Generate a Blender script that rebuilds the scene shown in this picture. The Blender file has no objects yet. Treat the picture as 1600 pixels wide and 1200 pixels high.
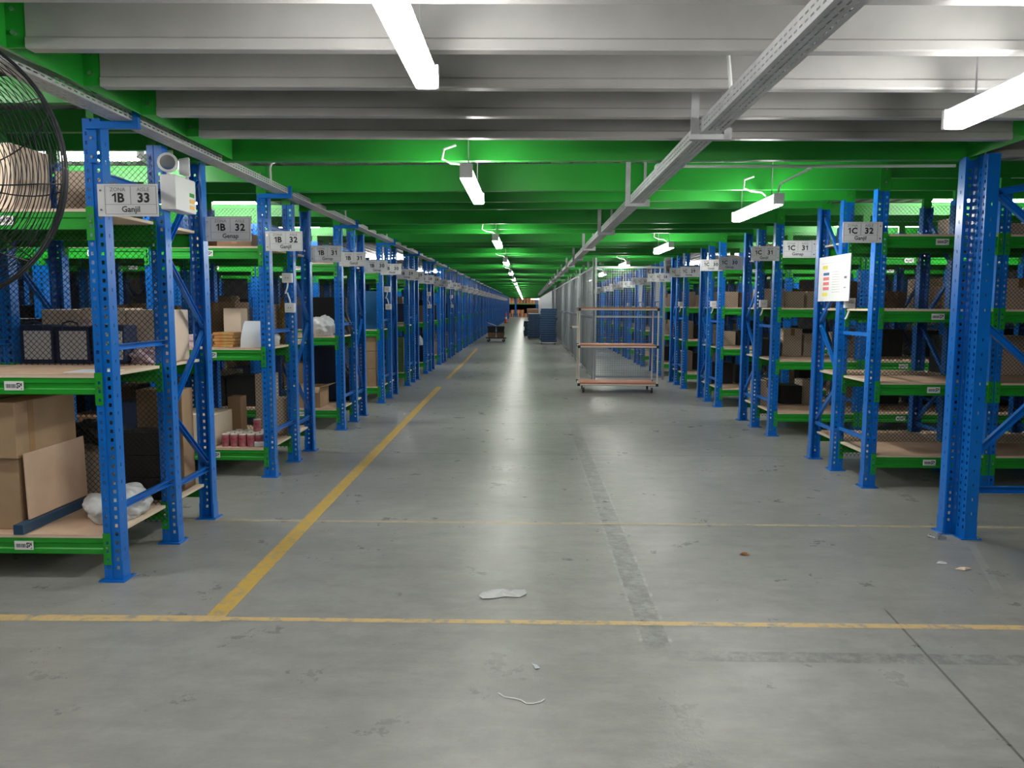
import bpy, bmesh, math, random
from mathutils import Vector, Matrix, noise as mnoise
PI = math.pi
R = math.radians
random.seed(7)
SC = bpy.context.scene
COL = SC.collection

# ------------------------------------------------------------------ camera, world, exposure
cam_d = bpy.data.cameras.new('camera')
cam_d.sensor_width = 36.0
cam_d.lens = 27.0
cam_d.clip_end = 300
cam = bpy.data.objects.new('camera', cam_d)
COL.objects.link(cam)
_M = (Matrix.Rotation(math.atan(25 / 1200), 4, 'Z') @ Matrix.Rotation(PI / 2 - math.atan(123 / 1200), 4, 'X')
      @ Matrix.Rotation(R(0.2), 4, 'Z'))
cam.matrix_world = Matrix.Translation((0, 0, 1.6)) @ _M
SC.camera = cam
w = bpy.data.worlds.new('world')
SC.world = w
w.use_nodes = True
w.node_tree.nodes['Background'].inputs[0].default_value = (0.75, 0.85, 1, 1)
w.node_tree.nodes['Background'].inputs[1].default_value = 0.05
SC.view_settings.view_transform = 'Standard'
SC.view_settings.look = 'None'
SC.view_settings.gamma = 1.0
SC.view_settings.use_curve_mapping = False
SC.view_settings.exposure = 1.62
TUBE = 22.0          # emission of a fluorescent diffuser

# ------------------------------------------------------------------ materials
MAT = {}


def mat(name, col, rough=0.5, metal=0.0, var=0.0, vscale=6.0, emit=0.0, bump=0.0, bscale=40.0, col2=None, alpha=None, spec=0.5):
    m = bpy.data.materials.new(name)
    m.use_nodes = True
    nt = m.node_tree
    b = nt.nodes['Principled BSDF']
    b.inputs['Base Color'].default_value = (*col, 1)
    b.inputs['Roughness'].default_value = rough
    b.inputs['Metallic'].default_value = metal
    b.inputs['Specular IOR Level'].default_value = spec
    if emit:
        b.inputs['Emission Color'].default_value = (1.0, 0.985, 0.93, 1)
        b.inputs['Emission Strength'].default_value = emit
    if var or col2 or bump:
        tc = nt.nodes.new('ShaderNodeTexCoord')
        n = nt.nodes.new('ShaderNodeTexNoise')
        n.inputs['Scale'].default_value = vscale
        n.inputs['Detail'].default_value = 6
        nt.links.new(tc.outputs['Object'], n.inputs['Vector'])
        if var or col2:
            mx = nt.nodes.new('ShaderNodeMix')
            mx.data_type = 'RGBA'
            c2 = col2 if col2 else tuple(c * (1 - var) for c in col)
            mx.inputs[6].default_value = (*col, 1)
            mx.inputs[7].default_value = (*c2, 1)
            rp = nt.nodes.new('ShaderNodeValToRGB')
            rp.color_ramp.elements[0].position = 0.35
            rp.color_ramp.elements[1].position = 0.68
            nt.links.new(n.outputs['Fac'], rp.inputs[0])
            nt.links.new(rp.outputs[0], mx.inputs[0])
            nt.links.new(mx.outputs[2], b.inputs['Base Color'])
        if bump:
            n2 = nt.nodes.new('ShaderNodeTexNoise')
            n2.inputs['Scale'].default_value = bscale
            n2.inputs['Detail'].default_value = 5
            nt.links.new(tc.outputs['Object'], n2.inputs['Vector'])
            bp = nt.nodes.new('ShaderNodeBump')
            bp.inputs['Strength'].default_value = bump
            bp.inputs['Distance'].default_value = 0.01
            nt.links.new(n2.outputs['Fac'], bp.inputs['Height'])
            nt.links.new(bp.outputs[0], b.inputs['Normal'])
    MAT[name] = m
    return m


mat('blue', (0.002, 0.155, 0.60), 0.3, var=0.18, vscale=3)
mat('green', (0.016, 0.33, 0.026), 0.38, var=0.15, vscale=3)
mat('green_beam', (0.016, 0.31, 0.028), 0.42, var=0.18, vscale=2)
mat('galv', (0.52, 0.53, 0.55), 0.45, metal=0.2, var=0.2, vscale=9)
mat('purlin', (0.46, 0.455, 0.445), 0.34, metal=0.25, var=0.12, vscale=4)
mat('deck', (0.36, 0.38, 0.38), 0.5, metal=0.3, var=0.2, vscale=3)
mat('ply', (0.60, 0.43, 0.31), 0.6, col2=(0.50, 0.34, 0.23), vscale=5)
mat('ply_edge', (0.66, 0.55, 0.42), 0.7)
mat('ply_grey', (0.34, 0.28, 0.22), 0.6, col2=(0.27, 0.22, 0.17), vscale=5)
mat('wire', (0.03, 0.027, 0.025), 0.5, metal=0.3)
mat('fan_wire', (0.035, 0.037, 0.042), 0.35, metal=0.6)
mat('white', (0.78, 0.79, 0.80), 0.4)
mat('plate', (0.66, 0.67, 0.69), 0.35)
mat('ink', (0.015, 0.015, 0.017), 0.6)
mat('ink_grey', (0.16, 0.16, 0.17), 0.6)
mat('black', (0.012, 0.012, 0.014), 0.5)
mat('black_bag', (0.012, 0.013, 0.017), 0.45, bump=0.8, bscale=14)
mat('navy', (0.012, 0.028, 0.085), 0.6, bump=0.3, bscale=20)
mat('navy_crate', (0.016, 0.05, 0.12), 0.45, var=0.35, vscale=7)
mat('crate_rim', (0.06, 0.12, 0.22), 0.4)  # paler than the crate body: highlights between layers put into the colour
mat('carton', (0.40, 0.265, 0.155), 0.7, var=0.2, vscale=4)
mat('carton_dark', (0.24, 0.145, 0.08), 0.7, var=0.2, vscale=4)
mat('carton_light', (0.74, 0.60, 0.47), 0.75, var=0.12, vscale=4)
mat('carton_warm', (0.62, 0.25, 0.085), 0.7, var=0.25, vscale=4)
mat('tape', (0.36, 0.22, 0.11), 0.2)
mat('paper', (0.68, 0.71, 0.76), 0.6, bump=0.3, bscale=15)
mat('plastic_film', (0.55, 0.56, 0.57), 0.3, bump=1.0, bscale=14)
mat('cloth_pink', (0.55, 0.33, 0.42), 0.8, col2=(0.8, 0.72, 0.75), vscale=24)
mat('orange', (0.55, 0.2, 0.06), 0.5, col2=(0.45, 0.35, 0.12), vscale=18)
mat('yellow_pack', (0.55, 0.38, 0.05), 0.5, col2=(0.25, 0.12, 0.03), vscale=30)
mat('red_can', (0.28, 0.03, 0.05), 0.35, col2=(0.45, 0.2, 0.22), vscale=18)
mat('steel', (0.6, 0.6, 0.6), 0.25, metal=0.9)
mat('cream', (0.72, 0.68, 0.6), 0.4)
mat('salmon', (0.55, 0.22, 0.135), 0.55, var=0.15, vscale=5)
mat('fence', (0.30, 0.32, 0.335), 0.45, metal=0.4)
mat('board_white', (0.72, 0.74, 0.78), 0.5)
mat('cone', (0.75, 0.12, 0.04), 0.5)
mat('wall', (0.10, 0.11, 0.12), 0.8, var=0.3, vscale=1)
mat('lens', (0.55, 0.57, 0.58), 0.08, metal=0.8)
mat('tube', (1, 1, 1), 0.5, emit=TUBE)
mat('bar_blue', (0.02, 0.06, 0.12), 0.4)
mat('p_yellow', (0.85, 0.75, 0.1), 0.6)
mat('p_blue', (0.05, 0.13, 0.4), 0.6)
mat('p_red', (0.75, 0.2, 0.2), 0.6)
mat('lamp_led', (0.9, 0.5, 0.1), 0.5)
mat('leaf', (0.30, 0.12, 0.02), 0.7)
mat('teal_panel', (0.012, 0.09, 0.22), 0.3)
mat('olive', (0.10, 0.16, 0.05), 0.5)


def concrete():
    m = bpy.data.materials.new('concrete')
    m.use_nodes = True
    nt = m.node_tree
    N, L = nt.nodes, nt.links
    b = N['Principled BSDF']
    tc = N.new('ShaderNodeTexCoord')
    sep = N.new('ShaderNodeSeparateXYZ')
    L.new(tc.outputs['Object'], sep.inputs[0])

    def noise(scale, detail=8, rough=0.6, vec=None):
        n = N.new('ShaderNodeTexNoise')
        n.inputs['Scale'].default_value = scale
        n.inputs['Detail'].default_value = detail
        n.inputs['Roughness'].default_value = rough
        L.new(vec or tc.outputs['Object'], n.inputs['Vector'])
        return n.outputs['Fac']

    def ramp(f, p0, p1, c0=0.0, c1=1.0):
        r = N.new('ShaderNodeMapRange')
        r.inputs[1].default_value = p0
        r.inputs[2].default_value = p1
        r.inputs[3].default_value = c0
        r.inputs[4].default_value = c1
        r.clamp = True
        L.new(f, r.inputs[0])
        return r.outputs[0]

    def mth(op, a, c):
        n = N.new('ShaderNodeMath')
        n.operation = op
        for i, v in enumerate((a, c)):
            if isinstance(v, (int, float)):
                n.inputs[i].default_value = v
            else:
                L.new(v, n.inputs[i])
        return n.outputs[0]

    def mix(f, a, c):
        n = N.new('ShaderNodeMix')
        n.data_type = 'RGBA'
        L.new(f, n.inputs[0]) if not isinstance(f, float) else setattr(n.inputs[0], 'default_value', f)
        for i, v in ((6, a), (7, c)):
            if isinstance(v, tuple):
                n.inputs[i].default_value = (*v, 1)
            else:
                L.new(v, n.inputs[i])
        return n.outputs[2]

    def band(co, c, hw, soft=0.004):     # 1 inside |co-c|<hw
        d = mth('ABSOLUTE', mth('SUBTRACT', co, c), 0)
        return ramp(d, hw, hw + soft, 1.0, 0.0)
    x, y = sep.outputs[0], sep.outputs[1]
    col = mix(ramp(noise(0.7, 5), 0.3, 0.7), (0.225, 0.225, 0.212), (0.315, 0.315, 0.298))
    mp = N.new('ShaderNodeMapping')
    mp.inputs['Scale'].default_value = (2.2, 7.0, 1)
    L.new(tc.outputs['Object'], mp.inputs[0])
    col = mix(ramp(noise(1.2, 10, 0.7, mp.outputs[0]), 0.38, 0.9), col, (0.38, 0.378, 0.36))
    col = mix(ramp(noise(5, 12, 0.7), 0.45, 0.95), col, (0.20, 0.205, 0.195))
    col = mix(ramp(noise(70, 3, 0.6), 0.74, 0.8), col, (0.13, 0.13, 0.125))
    col = mix(mth('MULTIPLY', ramp(noise(3.5, 12, 0.8), 0.50, 0.80), 0.5), col, (0.19, 0.19, 0.18))
    # ghost marks of removed tape
    g1 = mth('MULTIPLY', band(x, 0.62, 0.062), ramp(y, 3.45, 3.5))
    g1 = mth('MULTIPLY', g1, ramp(y, 9.0, 12.0, 1.0, 0.0))
    g2 = mth('MULTIPLY', band(y, 3.4, 0.05), ramp(x, 0.6, 0.9))
    g = mth('MAXIMUM', g1, g2)
    gm = mth('MULTIPLY', g, ramp(noise(13, 8, 0.8), 0.42, 0.56))
    col = mix(mth('MULTIPLY', gm, 0.6), col, (0.11, 0.115, 0.115))
    edge = mth('MAXIMUM', mth('MULTIPLY', band(x, 0.55, 0.008), mth('MULTIPLY', ramp(y, 3.45, 3.5), ramp(y, 8, 11, 1.0, 0.0))),
               mth('MULTIPLY', band(x, 0.69, 0.008), mth('MULTIPLY', ramp(y, 3.45, 3.5), ramp(y, 8, 11, 1.0, 0.0))))
    col = mix(mth('MULTIPLY', edge, ramp(noise(17, 4), 0.48, 0.8)), col, (0.45, 0.45, 0.43))
    # joints
    j = band(y, 8.18, 0.012)
    for yy in (3.75, 5.545, 10.35, 13.6, 17.5, 21.5, 26, 31, 37, 44):
        j = mth('MAXIMUM', j, band(y, yy, 0.008 if yy < 9 else 0.02))
    xl = mth('SUBTRACT', x, mth('MULTIPLY', mth('SUBTRACT', y, 2.6), 0.10))
    j2 = mth('MULTIPLY', band(xl, 1.765, 0.004), ramp(y, 3.95, 4.0, 1.0, 0.0))
    j = mth('MAXIMUM', mth('MULTIPLY', j, 0.6), j2)
    col = mix(j, col, (0.11, 0.11, 0.10))
    L.new(col, b.inputs['Base Color'])
    rg = ramp(noise(2.6, 10, 0.75), 0.2, 0.85, 0.2, 0.46)
    L.new(rg, b.inputs['Roughness'])
    b.inputs['Specular IOR Level'].default_value = 0.42
    bp = N.new('ShaderNodeBump')
    bp.inputs['Strength'].default_value = 0.22
    bp.inputs['Distance'].default_value = 0.01
    L.new(noise(22, 10, 0.7), bp.inputs['Height'])
    L.new(bp.outputs[0], b.inputs['Normal'])
    MAT['concrete'] = m


concrete()


def worn_paint(name, col, lo, hi):
    m = mat(name, col, 0.5)
    nt = m.node_tree
    b = nt.nodes['Principled BSDF']
    tc = nt.nodes.new('ShaderNodeTexCoord')
    n = nt.nodes.new('ShaderNodeTexNoise')
    n.inputs['Scale'].default_value = 14
    n.inputs['Detail'].default_value = 10
    n.inputs['Roughness'].default_value = 0.75
    nt.links.new(tc.outputs['Object'], n.inputs['Vector'])
    r = nt.nodes.new('ShaderNodeMapRange')
    r.inputs[1].default_value = lo
    r.inputs[2].default_value = hi
    nt.links.new(n.outputs['Fac'], r.inputs[0])
    mx = nt.nodes.new('ShaderNodeMix')
    mx.data_type = 'RGBA'
    mx.inputs[6].default_value = (*col, 1)
    mx.inputs[7].default_value = (0.27, 0.275, 0.26, 1)
    nt.links.new(r.outputs[0], mx.inputs[0])
    nt.links.new(mx.outputs[2], b.inputs['Base Color'])


worn_paint('yellow', (0.56, 0.37, 0.075), 0.50, 0.66)
worn_paint('yellow_worn', (0.60, 0.43, 0.20), 0.50, 0.64)
worn_paint('yellow_faint', (0.50, 0.42, 0.27), 0.48, 0.66)


# ------------------------------------------------------------------ mesh builder
class MB:
    def __init__(s):
        s.v, s.f, s.m, s.mats, s.smooth = [], [], [], [], False

    def mi(s, name):
        if name not in s.mats:
            s.mats.append(name)
        return s.mats.index(name)

    def add(s, vs, fs, m):
        o = len(s.v)
        s.v += [tuple(q) for q in vs]
        k = s.mi(m)
        for f in fs:
            s.f.append(tuple(i + o for i in f))
            s.m.append(k)
        return s

    def box(s, x0, x1, y0, y1, z0, z1, m, bev=0.0):
        if bev > 0:
            bm = bmesh.new()
            bmesh.ops.create_cube(bm, size=1)
            for q in bm.verts:
                q.co = Vector(((x0 + x1) / 2 + q.co.x * (x1 - x0), (y0 + y1) / 2 + q.co.y * (y1 - y0), (z0 + z1) / 2 + q.co.z * (z1 - z0)))
            bmesh.ops.bevel(bm, geom=list(bm.edges), offset=bev, segments=2, affect='EDGES', profile=0.6)
            bm.verts.index_update()
            vs = [q.co[:] for q in bm.verts]
            fs = [[q.index for q in f.verts] for f in bm.faces]
            bm.free()
            return s.add(vs, fs, m)
        v = [(x0, y0, z0), (x1, y0, z0), (x1, y1, z0), (x0, y1, z0), (x0, y0, z1), (x1, y0, z1), (x1, y1, z1), (x0, y1, z1)]
        return s.add(v, [(0, 3, 2, 1), (4, 5, 6, 7), (0, 1, 5, 4), (1, 2, 6, 5), (2, 3, 7, 6), (3, 0, 4, 7)], m)

    def bar(s, a, b, w, h, m, up=(0, 0, 1)):
        a, b = Vector(a), Vector(b)
        d = (b - a).normalized()
        u = Vector(up)
        sd = d.cross(u)
        if sd.length < 1e-4:
            sd = d.cross(Vector((1, 0, 0)))
        sd.normalize()
        u = sd.cross(d).normalized()
        vs = []
        for p in (a, b):
            for i, j in ((-1, -1), (1, -1), (1, 1), (-1, 1)):
                vs.append(p + sd * (w / 2 * i) + u * (h / 2 * j))
        return s.add(vs, [(0, 1, 2, 3), (7, 6, 5, 4), (0, 4, 5, 1), (1, 5, 6, 2), (2, 6, 7, 3), (3, 7, 4, 0)], m)

    def tube(s, pts, r, m, n=8, closed=False):
        pts = [Vector(p) for p in pts]
        k = len(pts)
        vs, fs = [], []
        prev = None
        for i, p in enumerate(pts):
            if closed:
                d = pts[(i + 1) % k] - pts[i - 1]
            else:
                d = pts[min(i + 1, k - 1)] - pts[max(i - 1, 0)]
            d.normalize()
            if prev is None:
                a = d.orthogonal().normalized()
            else:
                a = (prev - d * prev.dot(d)).normalized()
            prev = a
            c = d.cross(a)
            rr = r[i] if isinstance(r, (list, tuple)) else r
            for j in range(n):
                t = 2 * PI * j / n
                vs.append(p + a * (rr * math.cos(t)) + c * (rr * math.sin(t)))
        for i in range(k if closed else k - 1):
            i2 = (i + 1) % k
            for j in range(n):
                j2 = (j + 1) % n
                fs.append((i * n + j, i * n + j2, i2 * n + j2, i2 * n + j))
        if not closed:
            fs.append(tuple(range(n))[::-1])
            fs.append(tuple((k - 1) * n + j for j in range(n)))
        return s.add(vs, fs, m)

    def lathe(s, prof, m, c=(0, 0, 0), n=20, axis='z'):
        vs, fs = [], []
        for (r, z) in prof:
            for j in range(n):
                t = 2 * PI * j / n
                q = (r * math.cos(t), r * math.sin(t), z)
                if axis == 'y':
                    q = (q[0], q[2], q[1])
                if axis == 'x':
                    q = (q[2], q[0], q[1])
                vs.append((q[0] + c[0], q[1] + c[1], q[2] + c[2]))
        k = len(prof)
        for i in range(k - 1):
            for j in range(n):
                j2 = (j + 1) % n
                fs.append((i * n + j, i * n + j2, (i + 1) * n + j2, (i + 1) * n + j))
        fs.append(tuple(range(n))[::-1])
        fs.append(tuple((k - 1) * n + j for j in range(n)))
        return s.add(vs, fs, m)

    def mesh(s, name, smooth=None):
        me = bpy.data.meshes.new(name)
        me.from_pydata(s.v, [], s.f)
        for x in s.mats:
            me.materials.append(MAT[x])
        me.polygons.foreach_set('material_index', s.m)
        if smooth if smooth is not None else s.smooth:
            me.polygons.foreach_set('use_smooth', [True] * len(s.f))
            me.set_sharp_from_angle(angle=R(40))
        me.update()
        return me


def recalc(me, solid=0.0):
    bm = bmesh.new()
    bm.from_mesh(me)
    bmesh.ops.remove_doubles(bm, verts=bm.verts, dist=1e-5)
    if solid:
        bmesh.ops.solidify(bm, geom=list(bm.faces), thickness=solid)
    bm.to_mesh(me)
    bm.free()
    return me


def ob(name, me, parent=None, loc=(0, 0, 0), rz=0.0, rot=None):
    if isinstance(me, MB):
        me = me.mesh(name)
    o = bpy.data.objects.new(name, me)
    COL.objects.link(o)
    o.location = loc
    o.rotation_euler = rot if rot else (0, 0, rz)
    if parent:
        o.parent = parent
    return o


def thing(name, label, cat, loc=(0, 0, 0), rz=0.0, group=None):
    o = bpy.data.objects.new(name, None)
    o.empty_display_size = 0.1
    COL.objects.link(o)
    o.location = loc
    o.rotation_euler = (0, 0, rz)
    return tag(o, label, cat, group)


def tag(o, label, cat, group=None):
    o['label'] = label
    o['category'] = cat
    if group:
        o['group'] = group
    return o


def struct(name, me):
    o = ob(name, me)
    o['kind'] = 'structure'
    return o


ORD = ['first', 'second', 'third', 'fourth', 'fifth', 'sixth', 'seventh', 'eighth', 'ninth', 'tenth', 'eleventh', 'twelfth',
       'thirteenth', 'fourteenth', 'fifteenth', 'sixteenth', 'seventeenth', 'eighteenth', 'nineteenth', 'twentieth']
TENS = {2: 'twenty', 3: 'thirty', 4: 'forty', 5: 'fifty', 6: 'sixty'}


def nth(i):
    if i < 20:
        return ORD[i]
    t, u = divmod(i + 1, 10)
    return (TENS[t] + '-' + ORD[u - 1]) if u else {2: 'twentieth', 3: 'thirtieth', 4: 'fortieth', 5: 'fiftieth', 6: 'sixtieth'}[t]


# text glyph cache -------------------------------------------------
_tc = {}


def text(mb, s, size, x, z, y, m='ink', bold=0.0, align='CENTER', face='-y'):
    key = (s, bold)
    if key not in _tc:
        c = bpy.data.curves.new('t', 'FONT')
        c.body = s
        c.size = 1
        c.offset = bold
        c.resolution_u = 2
        c.align_x = 'CENTER'
        o = bpy.data.objects.new('t', c)
        COL.objects.link(o)
        bpy.context.view_layer.update()
        me = bpy.data.meshes.new_from_object(o)
        _tc[key] = ([q.co[:] for q in me.vertices], [tuple(p.vertices) for p in me.polygons])
        bpy.data.objects.remove(o)
        bpy.data.curves.remove(c)
        bpy.data.meshes.remove(me)
    vs, fs = _tc[key]
    if face == '-y':
        mb.add([(x + q[0] * size, y, z + q[1] * size) for q in vs], fs, m)
    else:   # faces -x : text runs towards -y ; x is the plane, y the centre
        mb.add([(x, y - q[0] * size, z + q[1] * size) for q in vs], fs, m)


def digits(mb, s, size, x, z, y, m='ink', bold=0.0):
    """capitals and digits set one by one, with a flagged 1"""
    adv, out = 0.0, []
    for ch in s:
        if ch == '1':
            out.append((adv, ch, 0.0))
            adv += 0.46
            continue
        if (ch, bold) not in _tc:
            text(MB(), ch, 1, 0, 0, 0, m, bold)
        vs, _f = _tc[(ch, bold)]
        x0, x1 = min(q[0] for q in vs), max(q[0] for q in vs)
        out.append((adv - x0, ch, 0.0))
        adv += x1 - x0 + 0.09
    adv -= 0.09
    for ax, ch, _ in out:
        ox = x + (ax - adv / 2) * size
        if ch == '1':
            g = [(0.20, 0.0), (0.34, 0.0), (0.34, 0.70), (0.23, 0.70), (0.02, 0.54), (0.02, 0.43), (0.20, 0.52)]
            mb.add([(ox + a * size, y, z + b * size) for a, b in g], [(0, 1, 2, 6), (2, 3, 6), (3, 4, 5, 6)], m)
        else:
            vs, fs = _tc[(ch, bold)]
            mb.add([(ox + q[0] * size, y, z + q[1] * size) for q in vs], fs, m)


# ================================================================== SETTING
LX, RX = 2.395, 3.03           # corridor-end post centres, left / right
BAY = 1.04
mb = MB()
mb.box(-9, 9, -5, 120, -0.2, 0, 'concrete')
struct('floor', mb)
# corrugated deck: ribs run along the corridor
mb = MB()
xs, zs = [], []
x = -9.0
while x < 9:
    for dx, dz in ((0, 0), (0.09, 0), (0.11, 0.05), (0.17, 0.05), (0.19, 0)):
        xs.append(x + dx)
        zs.append(2.845 + dz)
    x += 0.2
n = len(xs)
vs = [(a, -5, b) for a, b in zip(xs, zs)] + [(a, 120, b) for a, b in zip(xs, zs)]
mb.add(vs, [(i, i + 1, n + i + 1, n + i) for i in range(n - 1)], 'deck')
mb.box(-9, 9, -5, 120, 2.91, 3.0, 'deck')
struct('ceiling', mb)
for nm, b in (('wall_left', (-9.1, -9, -5, 120)), ('wall_right', (9, 9.1, -5, 120)), ('wall_back', (-9, 9, -5.1, -5)), ('wall_end', (-9, 9, 120, 120.1))):
    mb = MB()
    mb.box(*b, 0, 2.95, 'wall')
    struct(nm, mb)

# painted lines --------------------------------------------------
mb = MB()
P = [(-1.60, 3.79), (-1.63, 6.0), (-1.69, 11.0), (-1.74, 15.0)]
Q = [(-1.76, 16.6), (-1.80, 22.0), (-1.89, 28.2)]
for pl, wd in ((P, 0.052), (Q, 0.045)):
    vs = []
    for (a, b) in pl:
        vs += [(a - wd, b, 0.0015), (a + wd, b, 0.0015), (a + wd, b, 0.0), (a - wd, b, 0.0)]
    fs = []
    for i in range(len(pl) - 1):
        k = i * 4
        fs += [(k, k + 1, k + 5, k + 4), (k + 1, k + 2, k + 6, k + 5), (k + 3, k, k + 4, k + 7)]
    mb.add(vs, fs, 'yellow')
tag(ob('painted_line', mb), 'worn yellow painted line running down the aisle floor away from the camera', 'floor line')
mb = MB()
mb.add([(-4.6, 3.66, .0012), (-1.55, 3.715, .0012), (-1.55, 3.79, .0012), (-4.6, 3.745, .0012)], [(0, 1, 2, 3)], 'yellow_worn')
mb.add([(-1.55, 3.73, .0012), (4.6, 3.735, .0012), (4.6, 3.795, .0012), (-1.55, 3.775, .0012)], [(0, 1, 2, 3)], 'yellow_worn')
tag(ob('painted_line', mb), 'chipped yellow line crossing the whole floor nearest the camera', 'floor line')
mb = MB()
mb.add([(-3.0, 5.52, .0012), (4.8, 5.52, .0012), (4.8, 5.565, .0012), (-3.0, 5.56, .0012)], [(0, 1, 2, 3)], 'yellow_faint')
tag(ob('painted_line', mb), 'faint pale line crossing the floor beside the second floor joint', 'floor line')

# ================================================================== RACK PARTS
H = 2.6


def strip_sheet(prof, zs_all, holes, z0, z1):
    """prof: list of (x,y); holes: dict strip index -> True ; zs rows pitch .05"""
    pass


def make_upright(lod=False):
    mb = MB()
    # profile as list of points, hole flag for the strip that starts at each point
    prof = [(-0.036, 0.083, 0), (-0.05, 0.083, 0), (-0.05, 0.046, 2), (-0.05, 0.038, 0), (-0.05, 0.0, 0), (-0.037, 0.0, 1), (-0.020, 0.0, 0), (-0.008, 0.0, 0),
            (-0.006, 0.005, 0), (0.006, 0.005, 0), (0.008, 0.0, 0), (0.020, 0.0, 1), (0.037, 0.0, 0), (0.05, 0.0, 0), (0.05, 0.038, 2), (0.05, 0.046, 0),
            (0.05, 0.083, 0), (0.036, 0.083, 0)]
    if lod:
        prof = [q for q in prof if q[2] != 2 and not (abs(q[0]) == 0.05 and q[1] in (0.038, 0.046))]
    rows = [0.0]
    z = 0.06
    hole_rows = set()
    while z < H - 0.06:
        rows.append(z)
        hole_rows.add(len(rows) - 1)
        rows.append(z + 0.021)
        z += 0.05
    rows.append(H)
    vs, fs = [], []
    for zz in rows:
        for (a, b, h) in prof:
            vs.append((a, b, zz))
    k = len(prof)
    for i in range(len(rows) - 1):
        for j in range(k - 1):
            h = prof[j][2]
            if i in hole_rows and h == 1:
                continue
            if i in hole_rows and h == 2 and (i // 2) % 2 == 0:
                continue
            fs.append((i * k + j, i * k + j + 1, (i + 1) * k + j + 1, (i + 1) * k + j))
    mb.add(vs, fs, 'blue')
    me = mb.mesh('upright')
    return recalc(me, 0.0 if lod else 0.0022)


ME_UP = make_upright()
ME_UPF = make_upright(True)
mb = MB()
mb.box(-0.075, 0.075, -0.03, 0.11, 0, 0.008, 'blue')
mb.box(-0.054, -0.050, 0.0, 0.083, 0.008, 0.12, 'blue')
mb.box(0.050, 0.054, 0.0, 0.083, 0.008, 0.12, 'blue')
for sx in (-0.062, 0.062):
    mb.lathe([(0.008, 0.008), (0.008, 0.016)], 'steel', (sx, 0.09, 0), 6)
ME_FOOT = mb.mesh('foot_plate')


def c_bar(a, b, up, w=0.034, h=0.026):
    """brace: small C channel between a and b"""
    mb = MB()
    mb.bar(a, b, 0.004, w, 'blue', up)
    A, B = Vector(a), Vector(b)
    d = (B - A).normalized()
    u = Vector(up)
    u = (u - d * u.dot(d)).normalized()
    sd = d.cross(u).normalized()
    for k in (-1, 1):
        off = u * (k * (w / 2 - 0.002)) + sd * (h / 2)
        mb.bar(A + off, B + off, h, 0.004, 'blue', up)
    # bolts
    for p in (A + d * 0.02, B - d * 0.02):
        mb.lathe([(0.009, -0.008), (0.009, 0.03)], 'steel', p, 6, axis='x')
    return mb


YA, YB, YC = 0.0, 0.71, 1.29       # front of posts A, B, C
hz_AB = c_bar((0, 0.07, 0), (0, 0.73, 0), (0, 0, 1)).mesh('brace')
hz_BC = c_bar((0, 0.77, 0), (0, 1.33, 0), (0, 0, 1)).mesh('brace')
ZZ = [(0.86, 0.42), (0.90, 1.40), (1.92, 1.44), (1.96, 2.50)]    # z at B, z at C
ME_DG = [c_bar((0, 0.78, a), (0, 1.32, b), (0, 0, 1)).mesh('diagonal_brace') for a, b in ZZ]
ALLB = MB()
for a, b in ZZ:
    ALLB.bar((0, 0.78, a), (0, 1.32, b), 0.03, 0.035, 'blue')
for z in (0.38,):
    ALLB.bar((0, 0.77, z), (0, 1.33, z), 0.03, 0.035, 'blue')
for z in (0.42, 1.35, 2.31):
    ALLB.bar((0, 0.07, z), (0, 0.73, z), 0.03, 0.035, 'blue')
ME_ALLB = ALLB.mesh('bracing')


def make_beam(L):
    """beam between posts, centred x=0; top at z=0, front at y=0"""
    mb = MB()
    h = L / 2 - 0.051
    prof = [(0.004, 0.0), (0.004, -0.028), (0.012, -0.034), (0.012, -0.060), (0.004, -0.066), (0.004, -0.094), (0.044, -0.094), (0.044, -0.006), (0.03, 0.0)]
    vs = [(-h, a, b) for a, b in prof] + [(h, a, b) for a, b in prof]
    k = len(prof)
    mb.add(vs, [(i, k + i, k + (i + 1) % k, (i + 1) % k) for i in range(k)] + [tuple(range(k)), tuple(range(2 * k - 1, k - 1, -1))], 'green')
    for sg in (-1, 1):
        xa, xb = sorted((sg * (h), sg * (h + 0.004)))
        # connector: plate across the post face with tab holes + side plate
        mb.box(*sorted((sg * (h - 0.002), sg * (h + 0.003))), -0.004, 0.05, -0.155, 0.03, 'green')
        # front flange with square holes (3 rows)
        x0, x1 = sorted((sg * (h + 0.003), sg * (h + 0.044)))
        hx0, hx1 = sorted((sg * (h + 0.018), sg * (h + 0.032)))
        zr = [-0.155, -0.135, -0.117, -0.085, -0.067, -0.035, -0.017, 0.03]
        for i in range(len(zr) - 1):
            if i % 2 == 1:
                mb.box(x0, hx0, -0.006, -0.0025, zr[i], zr[i + 1], 'green')
                mb.box(hx1, x1, -0.006, -0.0025, zr[i], zr[i + 1], 'green')
            else:
                mb.box(x0, x1, -0.006, -0.0025, zr[i], zr[i + 1], 'green')
        mb.lathe([(0.007, -0.012), (0.007, 0.0)], 'steel', (sg * (h + 0.025), 0, -0.052), 6, axis='y')
    return mb.mesh('beam')


ME_BEAM = make_beam(BAY)
mb = MB()
mb.box(-0.055, 0.055, 0.001, 0.004, -0.072, -0.020, 'white')
rnd = random.Random(3)
x = -0.045
while x < 0.01:
    wd = rnd.choice((0.003, 0.005, 0.007))
    mb.box(x, x + wd, 0.0, 0.001, -0.058, -0.036, 'ink_grey')
    x += wd + 0.003
for i in range(6):
    for j in range(6):
        if rnd.random() < 0.55:
            mb.box(0.016 + i * 0.005, 0.021 + i * 0.005, 0.0, 0.001, -0.066 + j * 0.006, -0.060 + j * 0.006, 'ink')
ME_LABEL = mb.mesh('label')


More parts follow.
